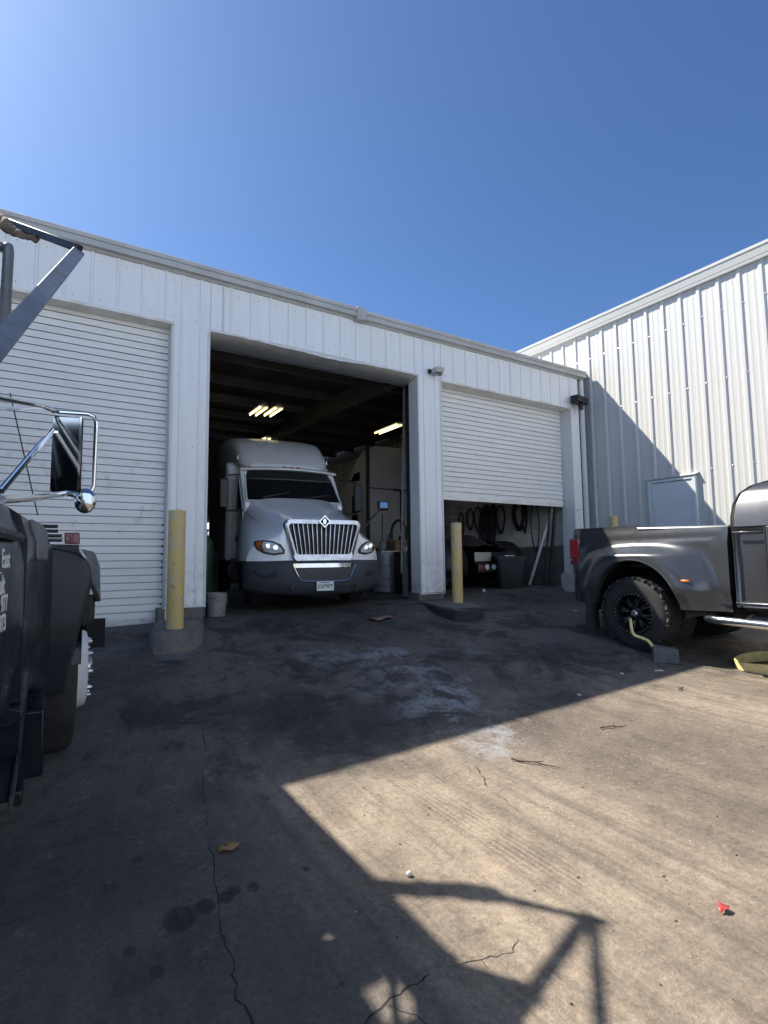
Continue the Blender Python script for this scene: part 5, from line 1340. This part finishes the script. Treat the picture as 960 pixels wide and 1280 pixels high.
for (x,y,w) in ((6.0,3.62,.05),(5.5,3.75,.035),(6.6,2.6,.045),(7.6,6.0,.05),(4.5,3.55,.03)):
    o = MB().hexa([(-w,-w*.4,.003),(w,-w*.3,.003),(w*.9,w*.4,.003),(-w*.8,w*.45,.003),(-w*.9,-w*.35,.012),(w*.9,-w*.3,.006),(w*.8,w*.35,.014),(-w*.8,w*.35,.008)]).build('paper_scrap', M['white_paper'])
    o.location = (x,y,gz(x,y)); o.rotation_euler.z = x*3
    tag(o, {6.0:'white scrap of paper in front of the wheel chock',5.5:'white scrap of paper left of the wheel chock',6.6:'white scrap of paper beside the yellow band',7.6:'white scrap on the dark floor behind the pickup',4.5:'white speck of paper in the shade beside the powder patch'}[x], 'paper scrap', 'white paper scraps')
# grit: chips too many to count
mb = MB(); rnd = random.Random(11)
for k in range(1700):
    if k < 1250: x, y = rnd.gauss(2.9,.5), rnd.gauss(2.85,.35)
    else: x, y = rnd.uniform(1.0,5.5), rnd.uniform(.6,3.6)
    s = rnd.choice((.0008,.001,.0012,.0015,.002,.003)); a = rnd.uniform(0,3); z = gz(x,y)
    mb.obox((x,y,z+s*.4), s*rnd.uniform(.8,1.6), s, s*.5, Matrix.Rotation(a,3,'Z'))
tag(mb.build('stone_grit', M['chip']), 'pale stone chips scattered over the sunlit slab', 'grit', kind='stuff')
mb = MB()
for k in range(500):
    x, y = rnd.uniform(.5,6.5), rnd.uniform(.5,6.2); s = rnd.choice((.001,.0015,.002,.0035)); z = gz(x,y)
    mb.obox((x,y,z+s*.4), s*rnd.uniform(.8,2.2), s, s*.5, Matrix.Rotation(rnd.uniform(0,3),3,'Z'))
tag(mb.build('dark_grit', M['twig']), 'dark crumbs of dirt scattered over the slab', 'grit', kind='stuff')

# ------------------------------------------------------------------ beyond the rear door
vz = gz(7.2,26)
t = thing('parked_van', (7.2,26.5,vz), 'white van seen in daylight through the rear door opening', 'van')
MB().loft([[(x*w,y,z) for x,z in ((-1,.4),(-1,1.5),(-.85,2.5),(.85,2.5),(1,1.5),(1,.4))] for y,w in ((-1.2,.95),(-.9,1.0),(3.5,1.0))]).build('body', M['car_white'], t, bevel=.06, seg=3)
MB().hexa([(-.72,-1.24,1.68),(.72,-1.24,1.68),(.72,-1.16,1.68),(-.72,-1.16,1.68),(-.66,-1.21,2.28),(.66,-1.21,2.28),(.66,-1.1,2.28),(-.66,-1.1,2.28)]).build('windshield', M['glass'], t, bevel=.02)
MB().box(-.9,.9,-1.32,-1.2,.45,.8).build('bumper', M['grey_plastic'], t, bevel=.03)
for s in (-1,1): MB().box(s*.7-.14,s*.7+.14,-1.26,-1.2,1.0,1.22).build('headlight', M['lens_clear'], t, bevel=.02)
for s in (-1,1):
    for y in (-.4,2.5): wheel(t, (s*.85,y,.36), .36, .22, .2, s, 'steel')
def tree(x, y, H, label, seed):
    rnd = random.Random(seed); z = gz(x,y)
    t = thing('leafy_tree', (x,y,z), label, 'tree', 'trees behind the garage')
    mb = MB(); mb.tube([(0,0,0),(.05,0,H*.3),(.0,.1,H*.6)],[.18,.14,.08],10)
    tips = []
    for k in range(14):
        a = rnd.uniform(0,6.28); b_ = rnd.uniform(.15,.55)*H; p = (0.03,.05,H*rnd.uniform(.3,.6))
        q = (p[0]+math.cos(a)*b_*.6, p[1]+math.sin(a)*b_*.6, p[2]+b_*.6); mb.tube([p,q],[.06,.02],6); tips.append(Vector(q))
    mb.build('trunk', M['bark'], t)
    mb = MB()
    for k in range(1700):
        c = rnd.choice(tips)+Vector((rnd.gauss(0,.55),rnd.gauss(0,.55),rnd.gauss(0,.5))); s = rnd.uniform(.06,.12)
        u = Vector((rnd.gauss(0,1),rnd.gauss(0,1),rnd.gauss(0,1))).normalized(); w = u.orthogonal().normalized()
        mb.face([c-u*s,c+w*s*.5,c+u*s,c-w*s*.5])
    mb.build('crown', M['leafage'], t)
tree(8.2,33,6,'leafy tree straight behind the white van beyond the rear door',4)
tree(11.0,36,7,'taller leafy tree farther right behind the garage',5)

# ------------------------------------------------------------------ camera
cam = bpy.data.cameras.new('camera'); co = bpy.data.objects.new('camera', cam); COL.objects.link(co)
f_px, pit, rol, yaw, HC = 665.35, .0875885, .0109381, .562936, 1.012
cp, sp = math.cos(pit), math.sin(pit)
fwd = Vector((0,cp,sp)); rt = Vector((1,0,0)); dn = fwd.cross(rt)
c_, s_ = math.cos(rol), math.sin(rol)
r2 = rt*c_+dn*s_; d2 = -rt*s_+dn*c_
Mz = Matrix(((math.cos(yaw),math.sin(yaw),0),(-math.sin(yaw),math.cos(yaw),0),(0,0,1)))
rt, dn, fwd = Mz@r2, Mz@d2, Mz@fwd
mw = Matrix((rt, -dn, -fwd)).transposed().to_4x4(); mw.translation = (0,0,HC)
co.matrix_world = mw
cam.sensor_fit = 'VERTICAL'; cam.sensor_height = 32; cam.lens = f_px/1280*32; cam.clip_end = 2000; cam.clip_start = .05
sc.camera = co

# ------------------------------------------------------------------ light
SD = Vector((-.68,1,1.362)).normalized()
EL = math.asin(SD.z); AZ = math.atan2(SD.x, SD.y)
w = bpy.data.worlds.new('World'); sc.world = w; w.use_nodes = True
nt = w.node_tree; bg = nt.nodes['Background']
sky = nt.nodes.new('ShaderNodeTexSky'); sky.sky_type = 'NISHITA'; sky.sun_disc = False
sky.sun_elevation = EL; sky.sun_rotation = AZ
sky.air_density = .68; sky.dust_density = .9; sky.ozone_density = 3.0; sky.altitude = 50
nt.links.new(mixc(nt, 1.0, sky.outputs[0], (.70,.92,1.12), 'MULTIPLY'), bg.inputs[0]); bg.inputs[1].default_value = .080
su = bpy.data.lights.new('sun','SUN'); su.energy = 5.0; su.angle = R(.53); su.color = (1.0,.93,.82)
so = bpy.data.objects.new('sun', su); COL.objects.link(so); so.location = (-20,30,40)
so.rotation_euler = SD.to_track_quat('Z','Y').to_euler()
sc.view_settings.view_transform = 'Standard'; sc.view_settings.look = 'None'; sc.view_settings.exposure = 1.1; sc.view_settings.gamma = 1
sc.render.engine = 'CYCLES'
sc.cycles.use_denoising = True
sc.cycles.max_bounces = 8; sc.cycles.diffuse_bounces = 5; sc.cycles.glossy_bounces = 4
sc.cycles.sample_clamp_indirect = 8
